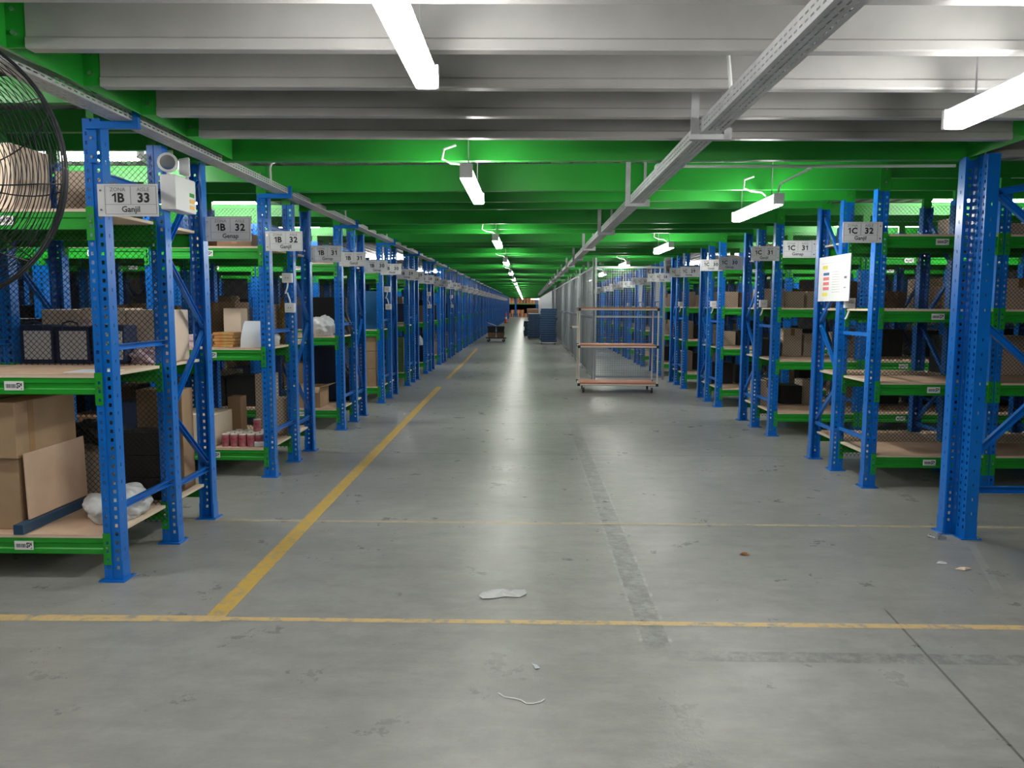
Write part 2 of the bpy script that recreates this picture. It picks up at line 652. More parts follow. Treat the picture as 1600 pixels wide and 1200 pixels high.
def make_board(d0, d1):
    mb = MB()
    h = BAY / 2 - 0.006
    mb.box(-h, h, d0, d1, 0.001, 0.017, 'ply_edge')
    mb.box(-h, h, d0, d1, 0.017, 0.019, 'ply')
    return mb.mesh('shelf_board')


# boards are notched by standing between the posts
def make_board2(d0, d1, hw, n0, n1):
    mb = MB()
    mb.box(-hw, hw, d0, d1, 0.001, 0.016, 'ply_edge')
    mb.box(-hw, hw, d0 - 0.0005, d1 + 0.0005, 0.016, 0.019, 'ply')
    mb.box(-hw - 0.045, -hw, d0 + n0, d1 - n1, 0.001, 0.019, 'ply_edge')
    mb.box(hw, hw + 0.045, d0 + n0, d1 - n1, 0.001, 0.019, 'ply_edge')
    return mb.mesh('shelf_board')


ME_BD_AB = make_board2(0.0, 0.675, BAY / 2 - 0.053, 0.09, 0.0)
ME_BD_BC = make_board2(0.72, 1.375, BAY / 2 - 0.053, 0.09, 0.09)


def make_mesh_panel(w, h, pitch=0.038, t=0.0028):
    """diamond wire mesh in the XZ plane, centred in x, z from 0"""
    vs, fs = [], []

    def seg(a, b):
        o = len(vs)
        (x0, z0), (x1, z1) = a, b
        dx, dz = x1 - x0, z1 - z0
        l = math.hypot(dx, dz)
        if l < 0.01:
            return
        nx, nz = -dz / l * t / 2, dx / l * t / 2
        for yy in (-0.001, 0.001):
            vs.extend([(x0 - nx, yy, z0 - nz), (x0 + nx, yy, z0 + nz), (x1 + nx, yy, z1 + nz), (x1 - nx, yy, z1 - nz)])
        fs.extend([(o, o + 1, o + 2, o + 3), (o + 4, o + 7, o + 6, o + 5), (o, o + 3, o + 7, o + 4), (o + 1, o + 5, o + 6, o + 2)])
    c = -h
    while c < w + h:
        # rising line: x = c + z
        z0, z1 = max(0, -c), min(h, w - c)
        if z1 > z0:
            seg((c + z0 - w / 2, z0), (c + z1 - w / 2, z1))
            seg((w / 2 - (c + z0), z0), (w / 2 - (c + z1), z1))
        c += pitch
    mb = MB()
    mb.add(vs, fs, 'wire')
    return mb.mesh('wire_mesh')


ME_NET = make_mesh_panel(BAY - 0.01, 2.4)
mb = MB()
mb.box(0, 1, 0, 1, 0, 1, 'blue')

LEFT_LV = (0.252, 1.182, 2.105)
RIGHT_LV = (0.275, 0.92, 1.56, 2.20)
rack_of = {}


def top_beam_mesh(L):
    mb = MB()
    mb.box(0, L, 0.0, 0.005, -0.14, 0.0, 'green_beam')
    mb.box(0, L, 0.005, 0.05, -0.14, -0.135, 'green_beam')
    mb.box(0, L, 0.005, 0.05, -0.005, 0.0, 'green_beam')
    for i in range(int(round(L / BAY)) + 1):
        mb.box(max(0, i * BAY - 0.04), min(L, i * BAY + 0.04), 0.006, 0.05, -0.235, -0.006, 'green_beam')
    return mb.mesh('top_beam')


def rack(side, idx, Y0, nb, detail):
    s = -1 if side == 'left' else 1
    X0 = s * (LX if s < 0 else RX)
    lv = LEFT_LV if s < 0 else RIGHT_LV
    extra = ''
    t = thing('storage_rack', f'blue rack with green shelf beams, {nth(idx)} from the front, {side} of the aisle', 'rack', (X0, Y0, 0),
              group='storage racks along the %s side' % side)
    up = ME_UP if detail else ME_UPF
    for i in range(nb + 1):
        x = s * i * BAY
        for k, (yy, rz) in enumerate(((YA, 0), (YB, 0), (YC + 0.085, PI))):
            u = ob('upright', up, t, (x, yy, 0.008 if detail else 0), rz)
            if detail and i < 2:
                ob('foot_plate', ME_FOOT, u, (0, 0, -0.008))
        if detail:
            for z in (0.42, 1.35, 2.31):
                ob('brace', hz_AB, t, (x, 0, z))
            ob('brace', hz_BC, t, (x, 0, 0.38))
            for me in ME_DG:
                ob('diagonal_brace', me, t, (x, 0, 0))
        else:
            ob('bracing', ME_ALLB, t, (x, 0, 0))
    for i in range(nb):
        xc = s * (i + 0.5) * BAY
        for z in lv:
            b = ob('beam', ME_BEAM, t, (xc, 0, z))
            if idx < 7 and (i < 3):
                ob('label', ME_LABEL, b, (0.0, 0, 0))
            ob('beam', ME_BEAM, t, (xc, YB, z))
            if i < 2 or idx < 3:
                ob('beam', ME_BEAM, t, (xc, YC + 0.085, z), PI)
            ob('shelf_board', ME_BD_AB, t, (xc, 0, z))
            ob('shelf_board', ME_BD_BC, t, (xc, 0, z))
        if idx < 9:
            ob('wire_mesh', ME_NET, t, (xc, YB - 0.014, 0.15))
    # arm that carries the cable tray (left side only)
    if s < 0 and idx < 22:
        mb = MB()
        mb.box(-0.02, 0.275, -0.034, -0.004, 2.546, 2.584, 'blue')
        mb.box(0.247, 0.275, -0.034, -0.004, 2.584, 2.65, 'blue')
        mb.box(-0.02, 0.03, -0.012, -0.003, 2.37, 2.548, 'blue')
        for z in (2.40, 2.50):
            mb.lathe([(0.008, -0.02), (0.008, 0.0)], 'steel', (0.005, 0, z), 6, axis='y')
        ob('tray_bracket', mb, t)
    if nb > 2:
        me = top_beam_mesh(nb * BAY)
        for yy in (YA, YB, YC):
            ob('top_beam', me, t, (-nb * BAY if s < 0 else 0, yy + 0.02, H + 0.236))
    rack_of[(side, idx)] = t
    return t


NL, NR = 34, 34
PITCH = 2.71
LY = [4.27 + PITCH * i for i in range(NL)]
RY = [6.755 + PITCH * i for i in range(NR)]
for i, y in enumerate(LY):
    rack('left', i, y, 4 if i < 4 else 2 if i < 8 else 1, i < 7)
for i, y in enumerate(RY):
    rack('right', i, y, 4 if i < 4 else 2 if i < 8 else 1, i < 6)

# cross beams over the aisle, from a left rack post to the right rack post
cb = 0
for i in range(NR):
    for k, (yy, sh) in enumerate(((0.0, 0), (0.71, 0), (1.29, 0))):
        yl, yr = LY[min(i + 1, NL - 1)] + yy, RY[i] + yy
        if i == NR - 1:
            yl = yr + 0.23
        mb = MB()
        xa, xb = -LX - 0.05, RX + 0.05
        a, b = Vector((xa, yl, 0)), Vector((xb, yr, 0))
        for (w_, z_, h_, dy) in ((0.005, 2.715, 0.23, 0.0), (0.055, 2.6025, 0.005, 0.0275), (0.055, 2.8275, 0.005, 0.0275), (0.005, 2.61, 0.02, 0.055)):
            mb.bar(a + Vector((0, dy, z_)), b + Vector((0, dy, z_)), w_, h_, 'green_beam')
        for e, px in ((a, 0.09), (b, -0.09)):
            mb.bar(e + Vector((0, -0.006, 2.705)), e + Vector((px, -0.008, 2.705)), 0.006, 0.25, 'green')
            for zz in (2.65, 2.76):
                mb.lathe([(0.01, -0.018), (0.01, 0)], 'steel', (e.x + px * 0.5, e.y - 0.004, zz), 6, axis='y')
        tag(ob('cross_beam', mb), f'green steel beam spanning above the aisle, {nth(min(cb, 68)) if cb < 69 else nth(cb - 69) + " of the farthest ones"} behind the grey purlins', 'beam', 'green beams across the aisle')
        cb += 1
# header beam over the near opening
mb = MB()
ya = 5.47
for (w_, z_, h_, dy) in ((0.006, 2.715, 0.23, 0.0), (0.07, 2.603, 0.006, 0.035), (0.07, 2.827, 0.006, 0.035)):
    mb.bar((-2.5, ya + dy + 0.01, z_), (3.1, ya + dy - 0.04, z_), w_, h_, 'green_beam')
tag(ob('header_beam', mb), 'dark green header beam right behind the last grey purlin', 'beam')
# longitudinal edge beams
for sx, x0, nm in ((-1, -2.07, 'left'), (1, 2.98, 'right')):
    t = thing('edge_beam', f'long green edge beam that the grey purlins bolt to on the {nm}', 'beam', (x0, 0, 0))
    mb = MB()
    mb.box(-0.003, 0.003, -3, 5.44, 2.604, 2.83, 'green_beam')
    mb.box(-0.05 if sx < 0 else 0.003, -0.003 if sx < 0 else 0.05, -3, 5.44, 2.824, 2.83, 'green_beam')
    ob('web', mb, t)
    for y in (2.02, 2.57, 3.10, 3.63, 4.17, 4.70):
        mb = MB()
        dx = 0.085 * -sx
        mb.box(*sorted((0.003 * -sx, dx)), y + 0.012, y + 0.020, 2.605, 2.81, 'green_beam')
        for zz in (2.66, 2.75):
            mb.lathe([(0.011, 0), (0.011, 0.012)], 'steel', (dx * 0.45, y - 0.001, zz), 6, axis='y')
        ob('cleat', mb, t)
# grey purlins
pr = [(0.0, 0.2), (0.0, 0.222), (0.055, 0.222), (0.055, 0.205)]
for i, y in enumerate((-0.6, -0.07, 0.46, 0.99, 1.52, 2.05, 2.58, 3.10, 3.63, 4.17, 4.70)):
    mb = MB()
    prof = [(0.055, 0.205), (0.06, 0.22), (0.0, 0.22), (0.0, 0.185), (0.007, 0.178), (0.007, 0.048), (0.0, 0.040), (0.0, 0.006), (0.006, 0.0), (0.06, 0.0), (0.062, 0.016)]
    xa, xb = -1.985, 2.90
    sk = 0.02
    vs = [(xa, y + a, 2.6 + b) for a, b in prof] + [(xb, y + a + sk * (xb - xa), 2.6 + b) for a, b in prof]
    k = len(prof)
    mb.add(vs, [(j, j + 1, k + j + 1, k + j) for j in range(k - 1)], 'purlin')
    me = recalc(mb.mesh('purlin'), 0.002)
    vis = i - 7
    lab = f'grey galvanised steel purlin overhead, {nth(vis)} from the front' if vis >= 0 else f'grey steel purlin overhead, {nth(i)} counted from behind the viewer'
    tag(ob('purlin', me), lab, 'purlin', 'grey purlins overhead')

for i, y in enumerate((3.10, 3.63, 4.17, 4.70, 5.2)):
    mb = MB()
    xa, xb = 3.04, 6.6
    vs = [(xa, y + .1 + a, 2.6 + b) for a, b in prof] + [(xb, y + .17 + a, 2.6 + b) for a, b in prof]
    k = len(prof)
    mb.add(vs, [(j, j + 1, k + j + 1, k + j) for j in range(k - 1)], 'purlin')
    tag(ob('purlin', recalc(mb.mesh('purlin'), 0.002)), f'grey purlin beyond the right edge beam, {nth(i)} from the front', 'purlin', 'grey purlins right of the edge beam')
# ------------------------------------------------------------------ lamps
DIF = MB()
DIF.box(-0.043, 0.043, -0.62, 0.62, -0.085, -0.024, 'tube', bev=0.014)
ME_DIF = DIF.mesh('diffuser')
HS = MB()
HS.box(-0.027, 0.027, -0.64, 0.64, -0.026, 0.012, 'white', bev=0.004)
for sy in (-1, 1):
    HS.box(-0.042, 0.042, *sorted((sy * 0.622, sy * 0.65)), -0.078, 0.01, 'white', bev=0.005)
ME_HS = HS.mesh('housing')
RD = MB()
RD.tube([(0, 0, 0.01), (0, 0, 0.36)], 0.004, 'galv', 6)
ME_RD = RD.mesh('hanger')
RD2 = MB()
RD2.tube([(0, 0, 0.01), (0, 0, 0.05)], 0.004, 'galv', 6)
ME_RD2 = RD2.mesh('hanger')
WH = MB()
WH.tube([(0.0, -0.35, 0.01), (-0.05, -0.34, 0.06), (-0.13, -0.32, 0.07), (-0.19, -0.30, 0.10), (-0.18, -0.28, 0.17), (-0.10, -0.27, 0.2)], 0.008, 'white', 8)
ME_WH = WH.mesh('cable')


def lamp(x, y, z, label, rz=0.0, group=None, short=False, whip=True):
    t = thing('tube_light', label, 'light', (x, y, z), rz, group)
    ob('diffuser', ME_DIF, t)
    ob('housing', ME_HS, t)
    for sy in (-0.45, 0.45):
        ob('hanger', ME_RD2 if short else ME_RD, t, (0, sy, 0))
    if whip:
        ob('cable', ME_WH, t)
    return t


lamp(-0.385, 2.36, 2.49, 'bright tube light crossing the grey purlins at the top of the picture')
k = 0
y = 5.66
while y < 108:
    lamp(-0.40 - 0.004 * (y - 5), y, 2.49,
         f'white tube light above the middle of the aisle, {nth(k)} under the green beams', group='tube lights down the aisle centre')
    k += 1
    y += 4.85
for q, x in (('left', -3.2), ('right', 1.0)):  # extra pair, added to brighten the far end cartons
    lamp(x, 103.5, 2.49, f'tube light in front of the far end racks, {q} one', PI / 2, 'added tube lights by the end racks')
lamp(1.93, 3.04, 2.49, 'bright tube light at the right edge hanging below the grey purlins', R(-1))
k = 0
for y in (6.95, 11.6, 16.3, 21, 25.7, 30.4, 39.8):
    lamp(2.0, y, 2.49, f'tube light right of the right-hand cable tray, {nth(k)} from the front', group='tube lights right of the tray')
    k += 1
for (x, y, q) in ((-0.38, -1.6, 'middle'), (1.9, -1.6, 'right'), (-3.1, 0.6, 'left')):  # left one is unseen, added to brighten the cartons behind the mesh
    lamp(x, y, 2.49, f'tube light overhead behind the viewer, {q} one', group='tube lights behind the viewer')
for i in (-1, 0, 1, 2, 5, 8):
    y = (LY[0] - 0.7) if i < 0 else LY[i] + 2.05
    lamp(-3.79, y, 2.845, f'tube light mounted across the side aisle in front of the {nth(i+1)} left rack', PI / 2, 'tube lights in the left side aisles', True, False)
for i in range(0, 6):
    y = RY[0] - 0.9 if i < 0 else RY[i] + 2.05
    lamp(5.1 + (0.6 if i < 0 else 0), y, 2.845, f'tube light mounted across the side aisle in front of the {nth(i+1)} right rack', PI / 2, 'tube lights in the right side aisles', True, False)


# ------------------------------------------------------------------ cable trays
def tray_mesh(L, w, h, rows_side, rows_bot):
    """perforated channel, open on top. x: 0..w, y: 0..L, z: 0..h"""
    ys = [0.0]
    hole = set()
    y = 0.015
    while y < L - 0.04:
        ys.append(y)
        hole.add(len(ys) - 1)
        ys.append(y + 0.030)
        y += 0.05
    ys.append(L)

    def strips(n, wid):
        r = []
        sw = 0.007
        gap = (wid - n * sw) / (n + 1)
        p = 0.0
        for i in range(n):
            r.append((p, 0))
            r.append((p + gap, 1))
            p += gap + sw
        r.append((p, 0))
        return r
    prof = []
    for d, f in strips(rows_side, h):
        prof.append((0, h - d, f))
    for d, f in strips(rows_bot, w):
        prof.append((d, 0, f))
    for d, f in strips(rows_side, h):
        prof.append((w, d, f))
    prof.append((w, h, 0))
    prof = [(0.008, h, 0)] + prof + [(w - 0.008, h, 0)]
    vs, fs = [], []
    for yy in ys:
        for a, b, f in prof:
            vs.append((a, yy, b))
    k = len(prof)
    for i in range(len(ys) - 1):
        for j in range(k - 1):
            if i in hole and prof[j][2]:
                continue
            fs.append((i * k + j, i * k + j + 1, (i + 1) * k + j + 1, (i + 1) * k + j))
    mb = MB()
    mb.add(vs, fs, 'galv')
    return recalc(mb.mesh('tray_section'), 0.0015)


t = thing('cable_tray', 'perforated galvanised cable tray on blue arms above the left racks', 'cable tray', (-2.267, 0, 2.588))
me = tray_mesh(PITCH, 0.115, 0.045, 2, 3)
for i in range(-1, 22):
    ob('tray_section', me, t, (0, LY[0] + PITCH * (i) - 0.02, 0))
mb = MB()
mb.tube([(0.05 + 0.02 * math.sin(j * 1.3), 1.0 + j * 1.5, 0.02 + (0.07 if j == 2 else 0)) for j in range(34)], 0.008, 'cream', 6)
ob('cable', mb, t)
t = thing('cable_tray', 'perforated galvanised cable tray hung on straps over the right half of the aisle', 'cable tray', (0.868, 0, 2.47))
me = tray_mesh(2.65, 0.10, 0.068, 2, 3)
for i in range(-1, 24):
    ob('tray_section', me, t, (0, 4.0 + 2.65 * i, 0))
HG = MB()
HG.box(-0.05, 0.15, -0.02, 0.02, -0.028, -0.002, 'galv')
HG.box(0.12, 0.16, -0.02, 0.02, -0.028, 0.03, 'galv')
HG.box(-0.045, -0.005, -0.006, 0.006, -0.028, 0.37, 'galv')
HG.box(0.108, 0.13, -0.003, 0.003, -0.010, 0.37, 'galv')
me = HG.mesh('hanger')
for i in range(-1, 24):
    ob('hanger', me, t, (0, 4.05 + 2.65 * i, 0))
mb = MB()
mb.tube([(0.05 + 0.015 * math.sin(j), 0.5 + j * 1.4, 0.02) for j in range(40)], 0.009, 'white', 6)
ob('cable', mb, t)

# ------------------------------------------------------------------ conduits
def pipe(pts, label, r=0.009, group=None):
    # smooth the polyline a little
    P_ = [Vector(p) for p in pts]
    out = [P_[0]]
    for i in range(1, len(P_) - 1):
        a, b, c = P_[i - 1], P_[i], P_[i + 1]
        l = min(0.05, (a - b).length / 2.1, (c - b).length / 2.1)
        p0, p1 = b + (a - b).normalized() * l, b + (c - b).normalized() * l
        for q in (0, .25, .5, .75, 1):
            out.append(p0 * (1 - q) ** 2 + b * 2 * q * (1 - q) + p1 * q * q)
    out.append(P_[-1])
    mb = MB()
    mb.smooth = True
    mb.tube(out, r, 'white', 8)
    return tag(ob('conduit', mb), label, 'conduit', group)


pipe([(0.90, 5.60, 2.53), (0.90, 5.62, 2.605), (1.0, 5.62, 2.588), (2.02, 5.62, 2.588), (3.0, 5.60, 2.588)],
     'white conduit run under the header beam from tray to right column', 0.011)
pipe([(2.0, 5.64, 2.575), (2.0, 6.3, 2.57), (2.0, 6.33, 2.51)], 'white conduit dropping to the first right-hand tube light under green beams')
for i in range(1, 7):
    y = LY[i] - 0.30
    pipe([(-2.21, y, 2.60), (-2.21, y - 0.02, 2.80), (-2.12, y + 0.04, 2.825), (-1.2, y + 0.1, 2.832)],
         f'white conduit bending out of the left tray before the {nth(i)} rack', group='conduits from the left tray')
pipe([(0.92, 3.62, 2.50), (0.90, 3.60, 2.65), (0.87, 3.58, 2.83)], 'white conduit rising from right tray between the second and third purlins')
pipe([(1.02, 3.20, 2.52), (1.02, 3.22, 2.66), (1.0, 3.24, 2.83)], 'white conduit rising from right tray between the first two purlins')

# ------------------------------------------------------------------ aisle signs
def sign(x, y, z, zone, num, word, label, screws_left=True, far=False):
    t = thing('aisle_sign', label, 'sign', (x, y, z), 0, 'aisle number signs')
    mb = MB()
    W, Hh = 0.335, 0.175
    mb.box(-W / 2, W / 2, 0, 0.004, 0, Hh, 'plate')
    sx = -1 if screws_left else 1
    if not far:
        for zz in (0.035, 0.14):
            mb.lathe([(0.006, -0.004), (0.006, 0)], 'steel', (sx * (W / 2 - 0.018), 0, zz), 8, axis='y')
    ob('plate', mb, t)
    mb = MB()
    ox = 0.016 * -sx
    yy = -0.0012
    x0, x1 = ox - 0.142, ox + 0.142
    if not far:
        for q in ((x0, x1, 0.163, 0.1645), (x0, x1, 0.0640, 0.0655), (x0, x1, 0.012, 0.0135)):
            mb.box(q[0], q[1], yy, 0, q[2], q[3], 'ink_grey')
        for xx, za in ((x0, 0.012), (x1, 0.012), (ox, 0.064)):
            mb.box(xx - 0.0008, xx + 0.0008, yy, 0, za, 0.1645, 'ink_grey')
        text(mb, 'ZONA', 0.030, ox - 0.071, 0.135, yy, 'ink_grey')
        text(mb, 'AISLE', 0.030, ox + 0.071, 0.135, yy, 'ink_grey')
    digits(mb, zone, 0.070, ox - 0.069, 0.077, yy, 'ink', 0.035)
    digits(mb, num, 0.070, ox + 0.072, 0.077, yy, 'ink', 0.035)
    text(mb, word, 0.045, ox, 0.024, yy, 'ink', 0.015)
    ob('lettering', mb, t)
    return t


for i in range(0, 26):
    far = i > 9
    n1, n2 = 33 - i, 32 - i
    sign(-2.205, LY[i] - 0.012, 2.08, '1B', str(n1), 'Ganjil', f'white sign reading ZONA 1B AISLE {n1} Ganjil on the {nth(i)} left rack', True, far)
    sign(-2.18, LY[i] + YC + 0.05, 2.055, '1B', str(n2), 'Genap', f'white sign reading ZONA 1B AISLE {n2} Genap behind the {nth(i)} left rack', True, far)
for i in range(0, 24):
    far = i > 8
    n1, n2 = 32 - i, 31 - i
    sign(2.86, RY[i] - 0.012, 2.145, '1C', str(n1), 'Ganjil', f'white sign reading ZONA 1C AISLE {n1} Ganjil on the {nth(i)} right rack', False, far)
    sign(2.80, RY[i] + YC + 0.06, 2.10, '1C', str(n2), 'Genap', f'white sign reading ZONA 1C AISLE {n2} Genap behind the {nth(i)} right rack', False, far)

# ------------------------------------------------------------------ emergency light
t = thing('emergency_light', 'white twin-head emergency light fixed to the second upright of the first left rack', 'emergency light', (-2.343, 4.93, 2.20))
mb = MB()
mb.box(0, 0.10, 0, 0.30, 0, 0.22, 'white', bev=0.008)
ob('housing', mb, t)
mb = MB()
for k_ in range(3):
    mb.box(0.1, 0.1015, 0.20, 0.27, 0.025 + 0.04 * k_, 0.05 + 0.04 * k_, 'lamp_led' if k_ < 2 else 'green')
ob('label', mb, t)
for (yy, rz, dx) in ((0.06, 0.30, 0.03), (0.21, 1.95, 0.085)):
    mb = MB()
    mb.smooth = True
    mb.lathe([(0.02, 0.055), (0.05, 0.045), (0.062, 0.0), (0.062, -0.015), (0.052, -0.02)], 'white', (0, 0, 0), 24, axis='y')
    hd = ob('lamp_head', mb, t, (dx, yy, 0.30), rz)
    mb = MB()
    mb.lathe([(0.046, -0.0215), (0.046, -0.019)], 'lens', (0, 0, 0), 24, axis='y')
    ob('lens', mb, hd)
    mb = MB()
    mb.tube([(dx, yy, 0.21), (dx, yy, 0.25)], 0.012, 'white', 8)
    ob('stem', mb, t)

# ------------------------------------------------------------------ sockets
def socket(x, y, z, label, tail=True, up=False):
    t = thing('wall_socket', label, 'socket', (x, y, z), 0, 'white sockets on the uprights')
    mb = MB()
    mb.box(-0.05, 0.05, -0.045, 0, -0.045, 0.05, 'white', bev=0.006)
    ob('box', mb, t)
    mb = MB()
    mb.box(-0.035, 0.035, -0.048, -0.045, -0.03, 0.035, 'plate')
    for dx in (-0.012, 0.012):
        mb.box(dx - 0.004, dx + 0.004, -0.0485, -0.048, -0.004, 0.008, 'ink_grey')
    ob('face_plate', mb, t)
    if tail:
        mb = MB()
        sg = 1 if up else -1
        mb.tube([(0, -0.02, sg * 0.045), (-0.003, -0.02, sg * 0.08), (-0.02, -0.02, sg * 0.13), (-0.03, -0.01, sg * 0.15)], 0.009, 'white', 8)
        ob('cable', mb, t)
    return t


for i, y in enumerate(LY[1:9:2]):
    socket(-LX + 0.0, y + YB - 0.016, 1.86, f'white socket box, upper of two on the {nth(2*i+1)} left rack')
    socket(-LX + 0.02, y + YB - 0.016, 1.565, f'white socket box, lower of two on the {nth(2*i+1)} left rack', True, True)
for i, y in enumerate(RY[:7]):
    socket(RX + 0.03, y + YB - 0.016, 1.63, f'white socket box with a cable tail on the {nth(i)} right rack')

# ------------------------------------------------------------------ notice board on right frame
t = thing('notice_sheet', 'white notice sheet with coloured blocks on the side of the first right rack', 'notice', (RX - 0.062, 7.60, 1.65))
mb = MB()
mb.box(-0.004, 0.004, -0.38, 0.38, 0, 0.44, 'white')
ob('sheet', mb, t)
mb = MB()
X = -0.0055


def blk(u0, u1, z0, z1, m):    # u 0..1 left(far) -> right(near)
    mb.box(X, -0.0041, 0.38 - u1 * 0.76, 0.38 - u0 * 0.76, z0 * 0.44, z1 * 0.44, m)


blk(0.14, 0.30, 0.72, 0.80, 'p_yellow')
blk(0.17, 0.36, 0.58, 0.64, 'p_blue')
for z in (0.47, 0.36, 0.25):
    blk(0.17, 0.36, z, z + 0.07, 'p_red')
blk(0.16, 0.32, 0.11, 0.19, 'p_yellow')
for q in range(9):
    blk(0.46, 0.72, 0.2 + q * 0.055, 0.205 + q * 0.055, 'ink_grey')
blk(0.84, 0.92, 0.48, 0.53, 'ink_grey')
blk(0.84, 0.90, 0.28, 0.30, 'ink_grey')
blk(0.08, 0.95, 0.85, 0.853, 'ink_grey')
ob('print', mb, t)

for i in (4, 5):
    mb = MB()
    mb.box(-0.05, 0.05, -0.004, 0, 0, 0.5, 'paper')
    tag(ob('notice_strip', mb, None, (RX + 0.01, RY[i] + YB - 0.016, 1.70)), f'tall white notice strip above the socket on the {nth(i)} right rack', 'notice')

# ------------------------------------------------------------------ mezzanine column on the right
t = thing('mezzanine_column', 'tall doubled blue perforated column with braces at the right edge', 'column', (0, 0, 0))
u1 = ob('upright', ME_UP, t, (3.0, 5.46, 0.008), PI)
u2 = ob('upright', ME_UP, t, (3.025, 5.30, 0.008), -PI / 2)
for u in (u1, u2):
    ob('foot_plate', ME_FOOT, u, (0, 0, -0.008))
u3 = ob('upright', ME_UP, t, (4.30, 5.30, 0.008), PI / 2)
for (a, b) in (((3.06, 5.31, 0.34), (4.25, 5.31, 0.34)), ((3.05, 5.31, 0.55), (4.25, 5.31, 1.75)), ((3.05, 5.31, 1.52), (4.25, 5.31, 0.50)),
               ((3.05, 5.31, 2.42), (4.25, 5.31, 1.40)), ((3.05, 5.31, 2.35), (4.25, 5.31, 3.0 - 0.45))):
    ob('brace', c_bar(a, b, (0, 0, 1), 0.045, 0.03).mesh('brace'), t)
# only lower brackets: loose anchor bolts on the floor
for i, (x, y, a) in enumerate(((2.80, 5.28, 0.3), (2.84, 5.24, 1.4), (2.88, 5.30, 2.2))):
    mb = MB()
    mb.lathe([(0.012, 0), (0.012, 0.01), (0.006, 0.01), (0.006, 0.055)], 'steel', (0, 0, 0), 8)
    tag(ob('anchor_bolt', mb, None, (x, y, 0.012), rot=(R(90), 0, a)), f'loose steel anchor bolt by the right column foot, {nth(i)} from the left', 'bolt', 'loose bolts by the column')
# steel floor plate at right edge
mb = MB()
mb.add([(2.98, 5.12, 0), (2.62, 4.2, 0), (4.3, 4.2, 0), (4.3, 5.12, 0), (3.02, 5.10, 0.006), (2.68, 4.22, 0.006), (4.3, 4.22, 0.006), (4.3, 5.10, 0.006)],
       [(4, 5, 6, 7), (0, 1, 5, 4), (1, 2, 6, 5), (3, 0, 4, 7)], 'concrete')
mb.add([(3.12, 5.0, 0.0065), (2.9, 4.4, 0.0065), (4.3, 4.4, 0.0065), (4.3, 5.0, 0.0065)], [(0, 1, 2, 3)], 'fence')
tag(ob('floor_plate', mb), 'low steel cover plate set in the floor beside the right column', 'floor plate')

# ------------------------------------------------------------------ fan
t = thing('industrial_fan', 'black industrial fan with a domed wire cage at the left edge', 'fan', (-1.668, 2.12, 0), R(6))
cz = 1.975
RR = 0.378


def ring(mb, r, y, th=0.0013, n=56, m='fan_wire'):
    mb.tube([(r * math.cos(2 * PI * j / n), y, cz + r * math.sin(2 * PI * j / n)) for j in range(n)], th, m, 5, True)


for front in (-1, 1):
    mb = MB()
    nn = 28
    for q in range(nn):
        u = q / (nn - 1)
        r = 0.07 + (RR - 0.07) * u
        y = front * (0.11 * math.sqrt(max(0, 1 - u ** 2.6)) + 0.012)
        ring(mb, r, y)
    for q in range(10):
        a = 2 * PI * (q + 0.25) / 10
        pts = []
        for k_ in range(11):
            u = k_ / 10
            r = 0.05 + (RR - 0.05) * u
            tw = a + 0.35 * u
            pts.append((r * math.cos(tw), front * (0.11 * math.sqrt(max(0, 1 - u ** 2.6)) + 0.013), cz + r * math.sin(tw)))
        mb.tube(pts, 0.002, 'fan_wire', 5)
    ob('cage', mb, t)
mb = MB()
ring(mb, RR + 0.003, 0, 0.004, 72)
ring(mb, RR + 0.002, 0.013, 0.0025, 72)
ring(mb, RR + 0.002, -0.013, 0.0025, 72)
for a in range(12):
    mb.bar(((RR + .002) * math.cos(a * PI / 6), -0.013, cz + (RR + .002) * math.sin(a * PI / 6)), ((RR + .002) * math.cos(a * PI / 6), 0.013, cz + (RR + .002) * math.sin(a * PI / 6)), 0.004, 0.004, 'fan_wire')
ob('rim', mb, t)
mb = MB()
mb.smooth = True
mb.lathe([(0.03, -0.09), (0.06, -0.08), (0.07, -0.02), (0.085, 0.03), (0.085, 0.16), (0.06, 0.2)], 'black', (0, 0, cz), 20, axis='y')
ob('motor', mb, t)
for a in (180, 80, -80):
    mb = MB()
    ar = R(a)
    vs = []
    for u, wd in ((0.05, 0.05), (0.13, 0.08), (0.22, 0.095), (0.30, 0.07)):
        for sgn in (-1, 1):
            p = Vector((u, sgn * wd * 0.45, sgn * wd))
            vs.append((p.x * math.cos(ar) - p.z * math.sin(ar), p.y * 0.6, cz + p.x * math.sin(ar) + p.z * math.cos(ar)))
    mb.add(vs, [(0, 1, 3, 2), (2, 3, 5, 4), (4, 5, 7, 6)], 'steel')
    ob('blade', recalc(mb.mesh('blade'), 0.003), t)
mb = MB()
mb.tube([(0, 0.13, cz), (0, 0.13, 2.84)], 0.025, 'black', 12)
mb.tube([(0, 0.13, cz - 0.02), (0, 0.12, cz)], 0.03, 'black', 12)
ob('pole', mb, t)
mb = MB()
mb.lathe([(0.04, 2.80), (0.08, 2.825), (0.08, 2.845)], 'black', (0, 0.13, 0), 28)
ob('ceiling_flange', mb, t)


